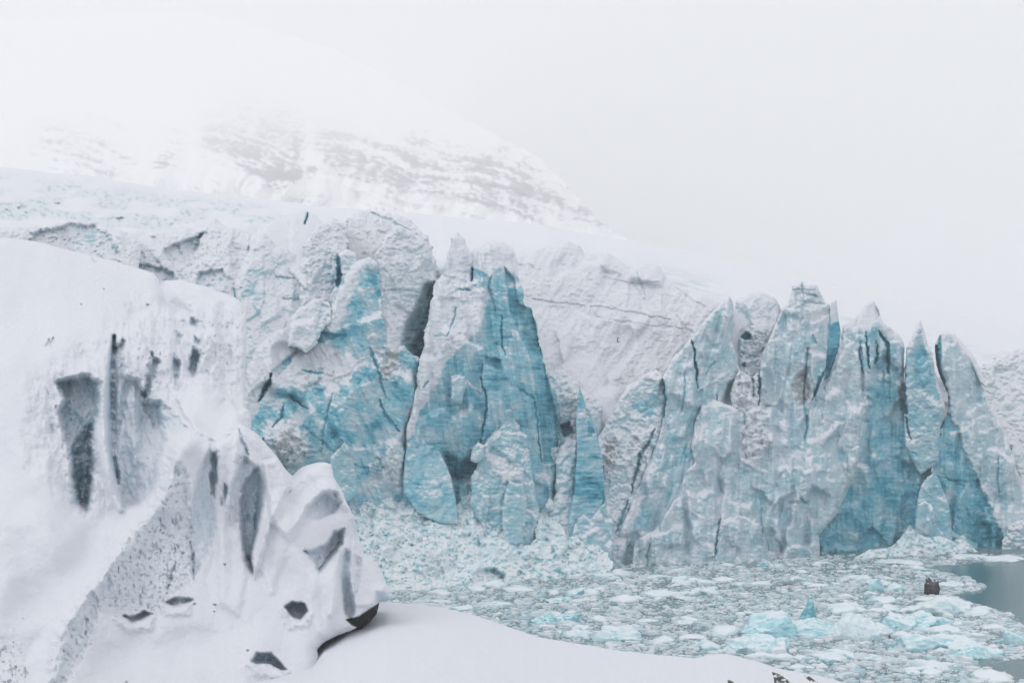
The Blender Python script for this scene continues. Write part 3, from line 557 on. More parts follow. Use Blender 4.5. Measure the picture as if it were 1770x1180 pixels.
# --- rubble apron
r = Relief([(560, 1030), (575, 880), (600, 856), (625, 842), (652, 836), (690, 842), (716, 862), (745, 880), (775, 896), (790, 890), (795, 855), (812, 842), (826, 868), (850, 900), (880, 928), (905, 940), (925, 930), (938, 880), (952, 858), (966, 880), (976, 922), (1000, 930), (1045, 950), (1062, 985), (1056, 1005), (900, 1015), (700, 1030)], 1.4, 9.0, 141)
r.add(-70).plane(0, -1.25, 800, 950).rough(14, 9, 3.4, 0.75)
r.D += 4 * fbm(r.X / 9, r.Y / 7, 5, 4, .7)
r.ice[:] = .26; r.ice += 0.42 * sstep(0.05, .4, fbm(r.X / 13, r.Y / 9, 143, 4)); r.icevar(.1, .05).snow(.72, .4, .6)
r.ice *= 1 - 0.5 * sstep(0.1, 0.4, fbm(r.X / 60, r.Y / 90, 144, 3) + .05)
tag(r.build('ice_rubble', M_BERG, 60), 'wide apron of white and turquoise shattered ice below the blue towers', 'ice rubble')

# --- snow bowl behind, between central tower and right wall
block('snow_slope', [(870, 600), (880, 440), (905, 432), (955, 424), (982, 416), (1002, 424), (1010, 440), (1050, 436), (1072, 450), (1088, 458), (1138, 458), (1152, 478), (1172, 494), (1210, 508), (1245, 520), (1290, 560), (1290, 640), (1230, 760), (1150, 850), (1040, 860), (980, 760), (920, 700)], 58, 'wide white snow slope scored by thin cracks right of the central tower', 'snow slope', 151, ice=.10, gy=.75, edge=26, jag=1.5, big=12, mid=3.0, small=1.2, flute=6, wl=50, lean=-.6, snowthr=.3, nz=.25, thick=80, cap=12,
      tpsp=[(880, 450, 30), (920, 560, 0), (960, 680, -10), (1000, 560, 14), (1100, 600, 16), (1200, 620, 10), (1100, 480, 20), (1250, 540, 0), (1100, 750, 0)],
      patches=[dict(poly=[(905, 500), (925, 520), (950, 620), (985, 700), (965, 720), (935, 640), (915, 560)], ice=.26, dirt=.12, jag=8, soft=18),
               dict(poly=[(965, 430), (990, 425), (1003, 440), (985, 450)], ice=.2, soft=10)],
      cracks=[dict(pts=[(1045, 480), (1090, 490), (1140, 487)], w=2, d=7, ice=.16), dict(pts=[(1100, 470), (1107, 490), (1118, 515)], w=2, d=8, ice=.24), dict(pts=[(1020, 528), (1090, 540), (1160, 552)], w=1.8, d=8, ice=.17),
              dict(pts=[(1030, 548), (1120, 562), (1185, 568)], w=1.5, d=6, ice=.15), dict(pts=[(1066, 585), (1068, 592)], w=2, d=10, ice=.9, taper=False), dict(pts=[(920, 516), (960, 524), (1010, 528)], w=2.2, d=9, ice=.17),
              dict(pts=[(1090, 486), (1105, 505), (1115, 520)], w=1.6, d=6, ice=.2), dict(pts=[(1165, 495), (1200, 520), (1220, 530)], w=2, d=7, ice=.17), dict(pts=[(1170, 545), (1185, 568), (1200, 578)], w=2, d=7, ice=.17)])
# --- pale blocks between the spire and the right wall
block('ice_block', [(1010, 800), (1012, 690), (1030, 672), (1052, 664), (1080, 672), (1100, 690), (1100, 780), (1060, 850)], 20, 'wind rounded snow mound behind the thin spire', 'snow mound', 152, ice=.12, gy=.8, edge=22, jag=1.5, big=8, mid=2, small=.6, snowthr=.25)
block('ice_block', [(1020, 985), (1030, 880), (1026, 770), (1040, 740), (1058, 712), (1068, 690), (1085, 664), (1108, 650), (1134, 638), (1150, 655), (1152, 700), (1140, 760), (1110, 830), (1090, 880), (1075, 985)], -4, 'pale grey blue buttress with a snowy ledge, left of the long diagonal slab', 'ice buttress', 153, rub=[([(1085, 760), (1120, 740), (1130, 790), (1090, 850)], .7), ([(1035, 770), (1070, 750), (1080, 800), (1045, 830)], .7)], ice=.33, gy=.35, edge=14, mid=4.5, big=8, small=1.8, snowthr=.50, cap=12, dirt=.0,
      patches=[dict(poly=[(1090, 700), (1112, 690), (1135, 672), (1142, 700), (1125, 720), (1100, 715)], ice=.52, soft=5), dict(poly=[(1046, 760), (1062, 760), (1058, 800), (1046, 820)], ice=.3, dirt=.5, soft=8, jag=8)],
      cracks=[dict(pts=[(1132, 742), (1108, 785), (1095, 830), (1092, 850)], w=4, d=22, ice=.6, dirt=.3), dict(pts=[(1085, 865), (1072, 900), (1065, 920)], w=3, d=18, ice=.6), dict(pts=[(1050, 800), (1075, 795), (1090, 760)], w=3, d=-7, ice=.02)])

# --- right wall
RW = dict(big=14, mid=4.0, small=1.2, var=.22, fine=.05, vein=.12, flute=13, wl=34, strk=.08, nz=.20)
block('ice_tower', [(1045, 1000), (1044, 962), (1066, 932), (1090, 872), (1112, 820), (1138, 758), (1150, 705), (1144, 655), (1164, 616), (1182, 600), (1192, 588), (1215, 558), (1240, 532), (1252, 515), (1262, 511), (1269, 524), (1267, 560), (1265, 590), (1280, 640), (1285, 700), (1260, 760), (1230, 800), (1210, 900), (1180, 1000)], 0,
      'leaning pale blue fin with a sharp tip and a long diagonal slab beneath it', 'ice tower', 161, group=GL, ice=.35, gy=.25, edge=10, snowthr=.72, lean=-.25, **RW, cap=5, jag=1.5,
      tpsp=[(1100, 900, 0), (1150, 780, 0), (1170, 640, 6), (1200, 600, 4), (1250, 560, 0), (1262, 520, 6), (1265, 640, 22), (1200, 700, 10), (1240, 700, 22)],
      patches=[dict(poly=[(1145, 770), (1180, 700), (1200, 720), (1190, 790), (1165, 850), (1130, 905), (1075, 940), (1110, 860)], ice=.44, soft=8, jag=3),
               dict(poly=[(1112, 820), (1128, 800), (1130, 815), (1112, 840)], ice=.02, soft=3), dict(poly=[(1092, 868), (1108, 852), (1104, 890), (1080, 920), (1075, 930)], ice=.03, soft=4)],
      cracks=[dict(pts=[(1197, 588), (1200, 612), (1203, 635), (1206, 670)], w=2.6, d=26, ice=.88), dict(pts=[(1142, 645), (1146, 662), (1150, 690), (1148, 722)], w=2.6, d=24, ice=.85), dict(pts=[(1185, 640), (1182, 690), (1176, 710)], w=2, d=8, ice=.6),
              dict(pts=[(1238, 680), (1242, 710), (1243, 725)], w=1.8, d=9, ice=.75), dict(pts=[(1220, 650), (1226, 635), (1240, 625)], w=2.5, d=8, ice=.58), dict(pts=[(1205, 675), (1230, 660), (1260, 645)], w=3, d=-8, ice=.2), dict(pts=[(1140, 940), (1100, 950), (1060, 945)], w=4, d=-4, ice=.3)])
block('ice_slab', [(1085, 1000), (1098, 935), (1130, 914), (1146, 896), (1162, 868), (1176, 848), (1184, 815), (1200, 800), (1195, 770), (1200, 735), (1212, 700), (1232, 690), (1262, 700), (1300, 720), (1320, 780), (1310, 900), (1300, 1000)], -16,
      'broad pale slab at the waterline right of the dark diagonal crack', 'ice slab', 162, ice=.33, gy=.3, edge=9, snowthr=.70, **RW, jag=2.2,
      patches=[dict(poly=[(1186, 800), (1200, 795), (1208, 812), (1190, 815)], ice=.02, soft=4), dict(poly=[(1100, 930), (1135, 925), (1130, 985), (1100, 985)], ice=.36, dirt=.15, jag=8, soft=10)],
      cracks=[dict(pts=[(1204, 718), (1214, 740), (1212, 760)], w=2, d=-5, ice=.1), dict(pts=[(1246, 895), (1240, 930), (1236, 965)], w=3.2, d=20, ice=.7), dict(pts=[(1126, 930), (1118, 960), (1122, 985)], w=2, d=9, ice=.6), dict(pts=[(1190, 880), (1220, 900)], w=2, d=-4, ice=.08)])
block('ice_slab', [(1236, 1000), (1240, 930), (1250, 900), (1275, 888), (1300, 896), (1318, 910), (1325, 1000)], -30, 'rounded pale bulge of ice at the waterline below the rubble cleft', 'ice slab', 163, ice=.33, gy=.3, edge=12, snowthr=.7, **RW)
block('ice_block', [(1255, 640), (1262, 600), (1262, 560), (1275, 520), (1300, 505), (1318, 505), (1345, 520), (1360, 560), (1330, 640), (1300, 700), (1265, 700)], 48, 'snowy wedge between the sharp fin and the tall tower, set back', 'ice block', 164, ice=.24, gy=.5, edge=14, big=7, cap=8, snowthr=.45, patches=[dict(poly=[(1285, 508), (1302, 500), (1300, 540), (1285, 545)], ice=.3, soft=8)])
block('ice_tower', [(1236, 1000), (1248, 900), (1270, 860), (1280, 780), (1268, 720), (1262, 680), (1276, 640), (1300, 650), (1312, 640), (1318, 610), (1330, 585), (1344, 550), (1353, 530), (1362, 524), (1368, 508), (1369, 493), (1388, 486), (1394, 493), (1412, 492), (1419, 508), (1425, 520), (1434, 526), (1437, 560), (1430, 600), (1426, 640), (1424, 670), (1450, 720), (1500, 730), (1490, 780), (1474, 830), (1446, 888), (1416, 925), (1418, 1000)], 0,
      'tall layered tower with a blocky cracked crown above a broad pale wall', 'ice tower', 165, group=GL, rub=[([(1268, 640), (1290, 580), (1312, 600), (1318, 660), (1325, 720), (1335, 770), (1300, 800), (1272, 790), (1262, 730)], 1.0), ([(1372, 630), (1392, 630), (1398, 690), (1380, 700)], .7), ([(1232, 760), (1275, 745), (1280, 790), (1240, 800)], .6)], ice=.35, gy=.2, edge=10, lips=[dict(poly=[(1290, 715), (1340, 700), (1362, 745), (1372, 800), (1368, 850), (1340, 870), (1305, 840)], d=16, L=40, soft=7, jag=5), dict(poly=[(1395, 765), (1440, 740), (1500, 700), (1482, 800), (1440, 890), (1410, 1000), (1345, 1000), (1372, 870)], d=18, L=60, soft=8, jag=5), dict(poly=[(1318, 900), (1345, 860), (1350, 1000), (1316, 1000)], d=12, L=30, soft=6, jag=4), dict(poly=[(1330, 585), (1344, 550), (1353, 530), (1372, 560), (1362, 640), (1345, 700), (1322, 700), (1314, 650)], d=10, L=30, soft=5, jag=3), dict(poly=[(1400, 560), (1432, 545), (1428, 640), (1412, 690), (1400, 640)], d=12, L=25, soft=5, jag=3)], snowthr=.70, **RW, jag=1.8, cap=5,
      tpsp=[(1260, 950, 0), (1300, 700, 14), (1290, 800, 0), (1340, 560, 10), (1352, 620, -4), (1390, 500, 14), (1390, 600, -8), (1425, 600, 8), (1400, 720, -4), (1350, 800, -14), (1380, 900, -14), (1470, 780, 0), (1420, 950, 4)],
      patches=[dict(poly=[(1366, 490), (1395, 486), (1420, 500), (1436, 530), (1430, 560), (1400, 545), (1360, 535)], ice=.26, dirt=.12, soft=14, jag=5),
               dict(poly=[(1385, 545), (1420, 530), (1435, 550), (1425, 560), (1400, 555)], ice=.05, soft=6, jag=5), dict(poly=[(1360, 560), (1385, 556), (1380, 568), (1362, 572)], ice=.05, soft=6, jag=4),
               dict(poly=[(1270, 640), (1300, 600), (1320, 640), (1310, 700), (1330, 760), (1310, 800), (1275, 800), (1255, 740)], ice=.12, jag=8, soft=8, d=-4),
               dict(poly=[(1375, 650), (1395, 640), (1400, 690), (1385, 700), (1372, 680)], ice=.2, dirt=.4, d=10, jag=6, soft=8)],
      cracks=[dict(pts=[(1370, 500), (1392, 500), (1412, 503)], w=2, d=7, ice=.42), dict(pts=[(1388, 508), (1412, 512)], w=2.5, d=10, ice=.5), dict(pts=[(1386, 522), (1425, 526)], w=3, d=9, ice=.42),
              dict(pts=[(1386, 486), (1390, 520), (1384, 560)], w=2.4, d=9, ice=.4), dict(pts=[(1405, 578), (1408, 590), (1410, 596)], w=3, d=9, ice=.6), dict(pts=[(1396, 600), (1392, 640), (1390, 700), (1395, 740), (1390, 760)], w=2.6, d=14, ice=.6),
              dict(pts=[(1424, 640), (1414, 665), (1405, 690)], w=3.6, d=26, ice=.8, dirt=.3), dict(pts=[(1312, 630), (1313, 670), (1312, 700)], w=2.6, d=24, ice=.85), dict(pts=[(1300, 640), (1302, 690)], w=2, d=12, ice=.4, dirt=.3),
              dict(pts=[(1342, 600), (1340, 650)], w=1.6, d=6, ice=.5), dict(pts=[(1385, 862), (1392, 868)], w=4.5, d=16, ice=.75, taper=False), dict(pts=[(1243, 890), (1245, 905), (1242, 925)], w=3, d=14, ice=.7),
              dict(pts=[(1314, 840), (1316, 900), (1330, 950)], w=1.6, d=6, ice=.48), dict(pts=[(1345, 545), (1338, 575), (1325, 600)], w=2.4, d=-5, ice=.02)])
# rubble in the cleft
r = Relief([(1262, 800), (1256, 740), (1262, 690), (1270, 640), (1278, 590), (1290, 568), (1304, 562), (1322, 575), (1330, 600), (1320, 640), (1322, 690), (1345, 705), (1362, 730), (1350, 770), (1345, 800), (1310, 820)], 1.5, 7.0, 171)
r.add(100).plane(0, -.35, 1300, 690).edge(12).rough(9, 9, 4.5, 0.7); r.D += 6 * fbm(r.X / 9, r.Y / 9, 172, 4, .6)
r.ice[:] = .24; r.ice += .35 * sstep(.15, .5, fbm(r.X / 10, r.Y / 10, 173, 3)); r.icevar(.1, .02).snow(.45, .4, .5)
r.patch([(1278, 582), (1284, 572), (1298, 578), (1300, 585), (1288, 588)], 22, 3, .85, 1).patch([(1282, 628), (1288, 626), (1288, 634), (1282, 634)], 20, 3, .9, 1).patch([(1276, 650), (1288, 648), (1288, 656), (1278, 656)], 20, 3, .9, 1)
tag(r.build('ice_rubble', M_ICE, 50), 'tumbled snowy ice blocks filling the cleft left of the tall layered tower', 'ice rubble')
block('ice_fin', [(1418, 660), (1424, 600), (1432, 550), (1437, 522), (1446, 518), (1449, 545), (1453, 575), (1450, 600), (1442, 625), (1434, 650)], 20, 'narrow dark blue fin tucked behind the right edge of the tall layered tower', 'ice fin', 166, ice=.66, gy=.1, edge=6, jag=1, big=2, mid=1, small=.5, thick=50, snowthr=.9,
      patches=[dict(poly=[(1430, 515), (1450, 515), (1450, 555), (1436, 560)], ice=.12, soft=4, jag=3), dict(poly=[(1418, 620), (1445, 600), (1440, 640), (1425, 655)], ice=.84, soft=16)])
T5 = block('ice_tower', [(1400, 720), (1424, 670), (1432, 652), (1442, 622), (1453, 588), (1457, 562), (1472, 556), (1484, 545), (1495, 526), (1500, 522), (1510, 519), (1518, 534), (1526, 558), (1540, 566), (1554, 576), (1562, 592), (1562, 700), (1568, 750), (1600, 780), (1660, 800), (1680, 860), (1680, 990), (1400, 990)], 8,
      'wide snow crested tower split by thin vertical blue cracks, above a dark blue hollow', 'ice tower', 181, group=GL, lips=[dict(poly=[(1430, 660), (1460, 600), (1484, 580), (1490, 700), (1480, 780), (1450, 850), (1420, 880), (1420, 720)], d=16, L=40, soft=7, jag=5), dict(poly=[(1488, 570), (1500, 550), (1512, 600), (1510, 690), (1494, 680)], d=9, L=20, soft=4, jag=2), dict(poly=[(1536, 590), (1556, 590), (1560, 700), (1540, 690)], d=10, L=20, soft=4, jag=2)], ice=.33, gy=.18, edge=9, snowthr=.70, **RW, jag=1.6, cap=16,
      tpsp=[(1440, 650, 6), (1500, 540, 16), (1500, 640, -6), (1555, 620, 8), (1480, 720, -8), (1540, 760, 0), (1450, 900, 0), (1600, 900, 4)],
      patches=[dict(poly=[(1506, 640), (1530, 610), (1556, 640), (1570, 720), (1620, 760), (1700, 850), (1700, 1000), (1400, 1000), (1400, 930), (1440, 895), (1468, 840), (1486, 770), (1500, 700)], d=26, soft=16, ice=.54, jag=5, icesoft=22),
               dict(poly=[(1480, 820), (1560, 810), (1640, 830), (1650, 990), (1405, 990), (1410, 930), (1450, 890)], ice=.61, soft=40, jag=8),
               dict(poly=[(1500, 560), (1545, 575), (1556, 620), (1530, 680), (1500, 670), (1484, 610)], ice=.48, soft=14, jag=5),
               dict(poly=[(1450, 640), (1490, 640), (1495, 700), (1470, 720), (1440, 700)], ice=.28, soft=14)],
      cracks=[dict(pts=[(1486, 592), (1486, 620), (1492, 650)], w=1.8, d=16, ice=.85), dict(pts=[(1496, 572), (1500, 610), (1503, 638)], w=2.2, d=20, ice=.95), dict(pts=[(1516, 590), (1516, 610), (1512, 630)], w=2.2, d=18, ice=.9),
              dict(pts=[(1522, 575), (1534, 595), (1536, 620), (1536, 645)], w=3.4, d=24, ice=.85), dict(pts=[(1519, 570), (1526, 585)], w=2.5, d=14, ice=.8), dict(pts=[(1430, 850), (1440, 880)], w=2, d=5, ice=.5),
              dict(pts=[(1528, 640), (1524, 680), (1528, 720)], w=3, d=8, ice=.6)])
T6 = block('ice_tower', [(1564, 770), (1562, 700), (1564, 640), (1567, 600), (1578, 578), (1586, 560), (1591, 552), (1596, 572), (1602, 590), (1610, 606), (1616, 640), (1624, 668), (1634, 700), (1626, 740), (1622, 800), (1590, 820)], 2,
      'slim blue tower with frosted knobs standing between two black cracks', 'ice tower', 182, group=GL, ice=.46, gy=.15, edge=9, snowthr=.62, big=5, mid=4, small=1.5, jag=1.2, cap=20, thick=50,
      patches=[dict(poly=[(1582, 600), (1604, 595), (1612, 650), (1600, 670), (1584, 655)], ice=.62, jag=6, soft=8)],
      cracks=[dict(pts=[(1563, 590), (1561, 640), (1563, 700), (1566, 712)], w=4.2, d=40, ice=1.0, taper=False, jag=1), dict(pts=[(1566, 720), (1570, 745), (1574, 760)], w=2.5, d=18, ice=.75, dirt=.3)])
T7 = block('ice_tower', [(1615, 760), (1624, 740), (1640, 706), (1637, 680), (1627, 655), (1618, 630), (1616, 596), (1624, 578), (1636, 571), (1648, 578), (1662, 594), (1676, 610), (1688, 630), (1700, 668), (1708, 694), (1722, 722), (1738, 745), (1752, 790), (1768, 850), (1790, 900), (1820, 1000), (1600, 1000), (1606, 850)], -4,
      'rightmost pale tower with a rounded snowy shoulder and a blue foot', 'ice tower', 183, group=GL, ice=.34, gy=.22, edge=9, snowthr=.66, **RW, jag=1.6, cap=7,
      tpsp=[(1625, 600, 0), (1640, 650, -6), (1690, 680, 16), (1700, 760, 10), (1640, 760, 0), (1740, 850, 16), (1650, 900, 4), (1780, 950, 20)],
      patches=[dict(poly=[(1616, 590), (1626, 580), (1628, 640), (1640, 700), (1630, 690), (1616, 640)], ice=.82, d=14, soft=4, jag=1),
               dict(poly=[(1622, 740), (1640, 716), (1655, 740), (1668, 780), (1690, 830), (1712, 880), (1735, 930), (1745, 1000), (1595, 1000), (1605, 850)], ice=.58, d=14, soft=8, jag=4),
               dict(poly=[(1690, 840), (1712, 880), (1735, 930), (1745, 1000), (1690, 1000), (1670, 900)], ice=.72, soft=20, jag=5)],
      cracks=[dict(pts=[(1618, 600), (1622, 640), (1634, 672), (1637, 700)], w=4.5, d=44, ice=1.0, taper=False, jag=1), dict(pts=[(1630, 720), (1623, 750), (1620, 775)], w=2.6, d=16, ice=.85), dict(pts=[(1630, 826), (1670, 832)], w=2.4, d=7, ice=.8),
              dict(pts=[(1726, 790), (1724, 830), (1728, 860)], w=2, d=8, ice=.6)])
block('ice_slab', [(1580, 960), (1582, 880), (1590, 842), (1600, 828), (1613, 814), (1624, 830), (1634, 856), (1642, 880), (1648, 960)], -26, 'scalloped light blue slab leaning in the dark blue hollow', 'ice slab', 184, ice=.48, gy=.2, edge=9, jag=2, big=5, mid=4, snowthr=.7)
block('ice_block', [(1690, 760), (1690, 640), (1720, 610), (1770, 600), (1850, 600), (1850, 1000), (1745, 1000), (1752, 900), (1735, 800)], 34, 'snowy corner of broken ice at the right edge of the picture', 'ice block', 185, ice=.24, gy=.8, edge=18, big=8, mid=5, small=2, snowthr=.50, dirt=.15,
      patches=[dict(poly=[(1732, 775), (1748, 775), (1744, 830), (1734, 810)], d=14, ice=.4, dirt=.6, soft=5)])
block('ice_block', [(1728, 990), (1732, 935), (1742, 912), (1756, 900), (1772, 896), (1800, 905), (1820, 990)], -30, 'speckled grey boulder of dirty ice at the waterline by the right edge', 'ice block', 186, ice=.36, gy=.2, edge=12, big=4, mid=4, small=2, dirt=.5)

snow_cap(CT.obj, [(810, 456), (814, 436), (828, 424), (845, 415), (868, 416), (886, 428), (895, 452), (897, 482), (888, 478), (878, 462), (866, 457), (855, 466), (848, 478), (836, 470), (820, 466)], 10, 411)
snow_cap(T5.obj, [(1478, 566), (1484, 545), (1495, 526), (1502, 520), (1510, 518), (1518, 532), (1526, 556), (1542, 567), (1538, 580), (1522, 574), (1512, 582), (1500, 574), (1490, 580)], 6, 413, gy=.4)
snow_cap(T6.obj, [(1576, 592), (1586, 560), (1591, 551), (1597, 570), (1603, 592), (1592, 588), (1584, 600)], 2, 414, gy=.3)
snow_cap(T7.obj, [(1640, 572), (1650, 576), (1664, 592), (1680, 610), (1692, 632), (1703, 668), (1695, 662), (1680, 630), (1664, 612), (1650, 596), (1636, 588)], -2, 415, gy=.4)

def flake(parent, poly, d, seed, ice):
    r = Relief(poly, 1.3, 3.0, seed); yb = max(p[1] for p in poly); r.add(d).plane(0, -.2, 0, yb).edge(5, 9); r.D += BASE_SLOPE * (960 - yb)
    r.ice[:] = ice; r.rough(4, 3, 1).icevar(.15, .05).snow(.7, .3, .3); return r.build('ice_flake', M_ICE, 16, parent)
flake(CT.obj, [(779, 694), (782, 655), (792, 647), (805, 650), (806, 668), (799, 696)], -32, 421, .42)
flake(CT.obj, [(813, 795), (816, 775), (826, 762), (836, 770), (838, 790), (828, 800)], -24, 422, .36)

flake(T5.obj, [(1583, 905), (1586, 872), (1598, 862), (1612, 872), (1618, 900), (1604, 925), (1590, 922)], -38, 425, .40)
flake(T6.obj, [(1586, 655), (1584, 625), (1596, 612), (1608, 630), (1606, 660), (1596, 672)], -14, 427, .55)
flake(LT.obj, [(560, 840), (572, 790), (596, 760), (612, 790), (618, 850), (590, 880)], -24, 428, .44)

# fallen heap at the water
r = Relief([(1475, 985), (1480, 962), (1500, 950), (1540, 945), (1560, 925), (1572, 905), (1582, 918), (1600, 928), (1625, 925), (1650, 935), (1665, 925), (1680, 945), (1702, 958), (1706, 985)], 1.5, 2.5, 191)
r.add(-60).plane(0, -1.2, 1590, 950).rough(10, 8, 4, .55); r.ice[:] = .34; r.icevar(.3, .1).snow(.8, .4, .5)
tag(r.build('ice_rubble', M_BERG, 30), 'heap of bright turquoise and white fallen ice at the foot of the dark blue hollow', 'ice rubble')

# ================================================================== FOREGROUND RIDGE
KF = 82.0 / F
FR = [(-420, 1300), (-420, 432), (-250, 408), (-80, 404), (0, 410), (60, 417), (110, 430), (150, 440), (200, 452), (240, 464), (266, 472), (274, 482), (277, 492), (287, 485), (312, 484), (350, 494), (390, 507), (414, 518), (427, 536), (425, 600), (424, 660), (422, 704), (430, 708), (434, 726), (434, 742), (446, 750), (462, 768), (480, 790), (495, 812), (509, 826), (520, 817), (532, 806), (548, 801), (562, 798), (573, 802), (577, 825), (590, 845), (600, 868), (610, 888), (620, 925), (628, 955), (645, 968), (660, 985), (668, 1008), (680, 1028), (676, 1036), (655, 1040), (651, 1054), (640, 1066), (624, 1080), (606, 1090), (583, 1098), (560, 1110), (548, 1122), (551, 1138), (562, 1152), (548, 1175), (540, 1300)]
r = Relief(FR, 1.55, jag=.8, seed=201, Y0=lambda x: 80 + 0 * x, k=KF)
X, Y = r.X, r.Y
r.ctrl([(-420, 430, 470), (-420, 800, 60), (-420, 1250, -300), (0, 410, 470), (140, 438, 470), (262, 473, 450), (0, 600, 230), (150, 540, 300), (180, 640, 150), (60, 700, 110), (0, 800, 40), (0, 1000, -120), (0, 1250, -300), (150, 1000, -60), (150, 1200, -230), (300, 487, 450), (415, 520, 420), (300, 560, 340), (395, 570, 335), (420, 650, 300), (330, 640, 260), (400, 705, 230), (350, 690, 190),
        (240, 600, 220), (245, 690, 150), (280, 745, 130), (308, 765, 60), (300, 820, 45), (245, 880, 15), (420, 735, 110), (380, 765, 70), (425, 860, 60), (440, 960, 15), (470, 800, 110), (520, 830, 120), (560, 815, 120), (580, 860, 95), (600, 900, 95), (620, 960, 100), (655, 1005, 110), (500, 950, 10), (500, 1100, -60), (560, 1000, 20), (600, 1030, 60), (400, 1100, -80), (300, 1120, -100), (550, 1150, -50), (540, 1280, -120)])
r.edge(22, 30)
r.D += 26 * fbm(X / 140, Y / 170, 202, 2) + 6 * fbm(X / 60, Y / 80, 203, 2)
# big forms
FIN = [(40, 1260), (78, 1180), (100, 1095), (165, 1005), (222, 930), (272, 868), (290, 815), (300, 778), (318, 752), (345, 752), (372, 766), (396, 748), (412, 722), (440, 735), (700, 900), (720, 1300)]
r.lip(FIN, 30, 85, 44, 3).lip(FIN, 32, 85, 18, 3)
r.lip([(372, 768), (398, 746), (412, 722), (436, 742), (480, 790), (500, 840), (470, 900), (440, 1000), (436, 960), (452, 860), (446, 810), (424, 790), (404, 830), (392, 900), (380, 830)], 26, 30, 9, 3)
r.lip([(455, 800), (480, 792), (508, 828), (548, 800), (574, 802), (590, 846), (602, 880), (560, 850), (530, 880), (500, 930), (470, 900)], 30, 40, 12, 3)
r.lip([(470, 900), (520, 900), (590, 890), (612, 900), (580, 915), (560, 940), (528, 948), (545, 990), (575, 965), (592, 945), (586, 1000), (596, 1060), (548, 1122), (540, 1200), (420, 1200), (430, 1020)], 22, 60, 60, 3)
CL = sstep(-26, 34, 10 * fbm(X / 30, Y / 30, 219, 3) + poly_sd(X, Y, [(60, 655), (190, 560), (225, 515), (290, 530), (420, 540), (430, 705), (400, 715), (350, 670), (290, 720), (272, 860), (210, 880), (130, 880), (60, 800)]))
r.D += CL * 14 + CL * (15 * ridged(X / 46, Y / 120, 217, 3) + 9 * fbm(X / 22, Y / 34, 218, 4, .6))
r.D += CL * 5 * ridged(X / 22, Y / 60, 212, 3)
for pl, d_, L_, so in [([(330, 870), (350, 800), (372, 770), (372, 870), (376, 960), (360, 1010), (335, 1000)], -9, 30, 14), ([(380, 880), (400, 860), (418, 900), (424, 990), (410, 1060), (380, 1040)], 14, 30, 18), ([(455, 870), (480, 850), (505, 880), (490, 960), (470, 1020), (448, 980)], 16, 34, 22), ([(250, 1085), (330, 1060), (400, 1080), (420, 1200), (240, 1200)], 12, 60, 40),
                      ([(540, 985), (575, 975), (590, 1040), (560, 1100), (530, 1060)], 12, 26, 18), ([(610, 925), (630, 960), (650, 985), (668, 1015), (640, 1045), (612, 1050), (604, 1000)], 14, 22, 10), ([(0, 900), (60, 880), (110, 940), (100, 1060), (30, 1120), (-20, 1080)], 18, 70, 50), ([(300, 500), (350, 500), (380, 520), (370, 600), (345, 640), (325, 580)], 20, 40, 22), ([(225, 560), (262, 540), (300, 570), (292, 640), (255, 650)], 18, 30, 18)]:
    r.lip(pl, d_, L_, so, 3)
# snowy saddle under the cliff
r.lip([(305, 690), (318, 662), (345, 655), (372, 664), (400, 690), (414, 716), (396, 748), (372, 760), (340, 746), (318, 715)], 34, 26, 10, 3)
# left-hand snow apron folds
r.crack([(20, 640), (60, 760), (90, 900), (100, 1000)], 40, -22, None, taper=False)
r.crack([(200, 880), (150, 960), (60, 1040)], 34, 22, None, taper=False)
r.crack([(470, 1000), (430, 1080), (330, 1120), (200, 1140)], 36, 16, None, taper=False)
r.crack([(275, 470), (290, 520), (330, 545)], 14, 26, None, jag=4).crack([(165, 655), (178, 700), (182, 770), (190, 840), (205, 880)], 14, -34, None)
r.crack([(322, 745), (300, 790), (285, 850), (215, 930), (160, 1000), (100, 1080), (80, 1180)], 26, -30, None, taper=False, jag=6)
r.crack([(410, 760), (405, 820), (400, 900)], 10, -14, None).crack([(590, 950), (580, 1000), (570, 1060)], 16, -22, None)
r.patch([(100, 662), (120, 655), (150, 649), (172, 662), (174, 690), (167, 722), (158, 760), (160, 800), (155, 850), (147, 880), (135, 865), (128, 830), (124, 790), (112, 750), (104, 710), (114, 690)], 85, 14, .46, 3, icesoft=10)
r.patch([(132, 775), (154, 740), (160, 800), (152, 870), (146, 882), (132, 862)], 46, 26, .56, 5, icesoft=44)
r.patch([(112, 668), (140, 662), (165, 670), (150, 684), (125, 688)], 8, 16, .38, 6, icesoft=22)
r.patch([(196, 600), (212, 590), (214, 650), (230, 655), (240, 660), (255, 690), (275, 700), (285, 760), (272, 800), (266, 850), (240, 872), (215, 874), (204, 830), (196, 800), (193, 720), (194, 650)], 46, 12, .24, 3, icesoft=18)
r.crack([(197, 580), (193, 640), (192, 720), (193, 780), (204, 835)], 8, 46, .5, taper=True, jag=1)
r.crack([(222, 650), (214, 690), (205, 740)], 6, 14, .3).crack([(232, 668), (228, 740), (232, 800)], 12, -20, None)
r.patch([(248, 700), (275, 690), (300, 715), (330, 745), (300, 752), (268, 735)], 16, 10, .38, 6, icesoft=10).patch([(262, 610), (275, 625), (262, 660), (256, 690), (248, 680)], 34, 8, .5, 4)
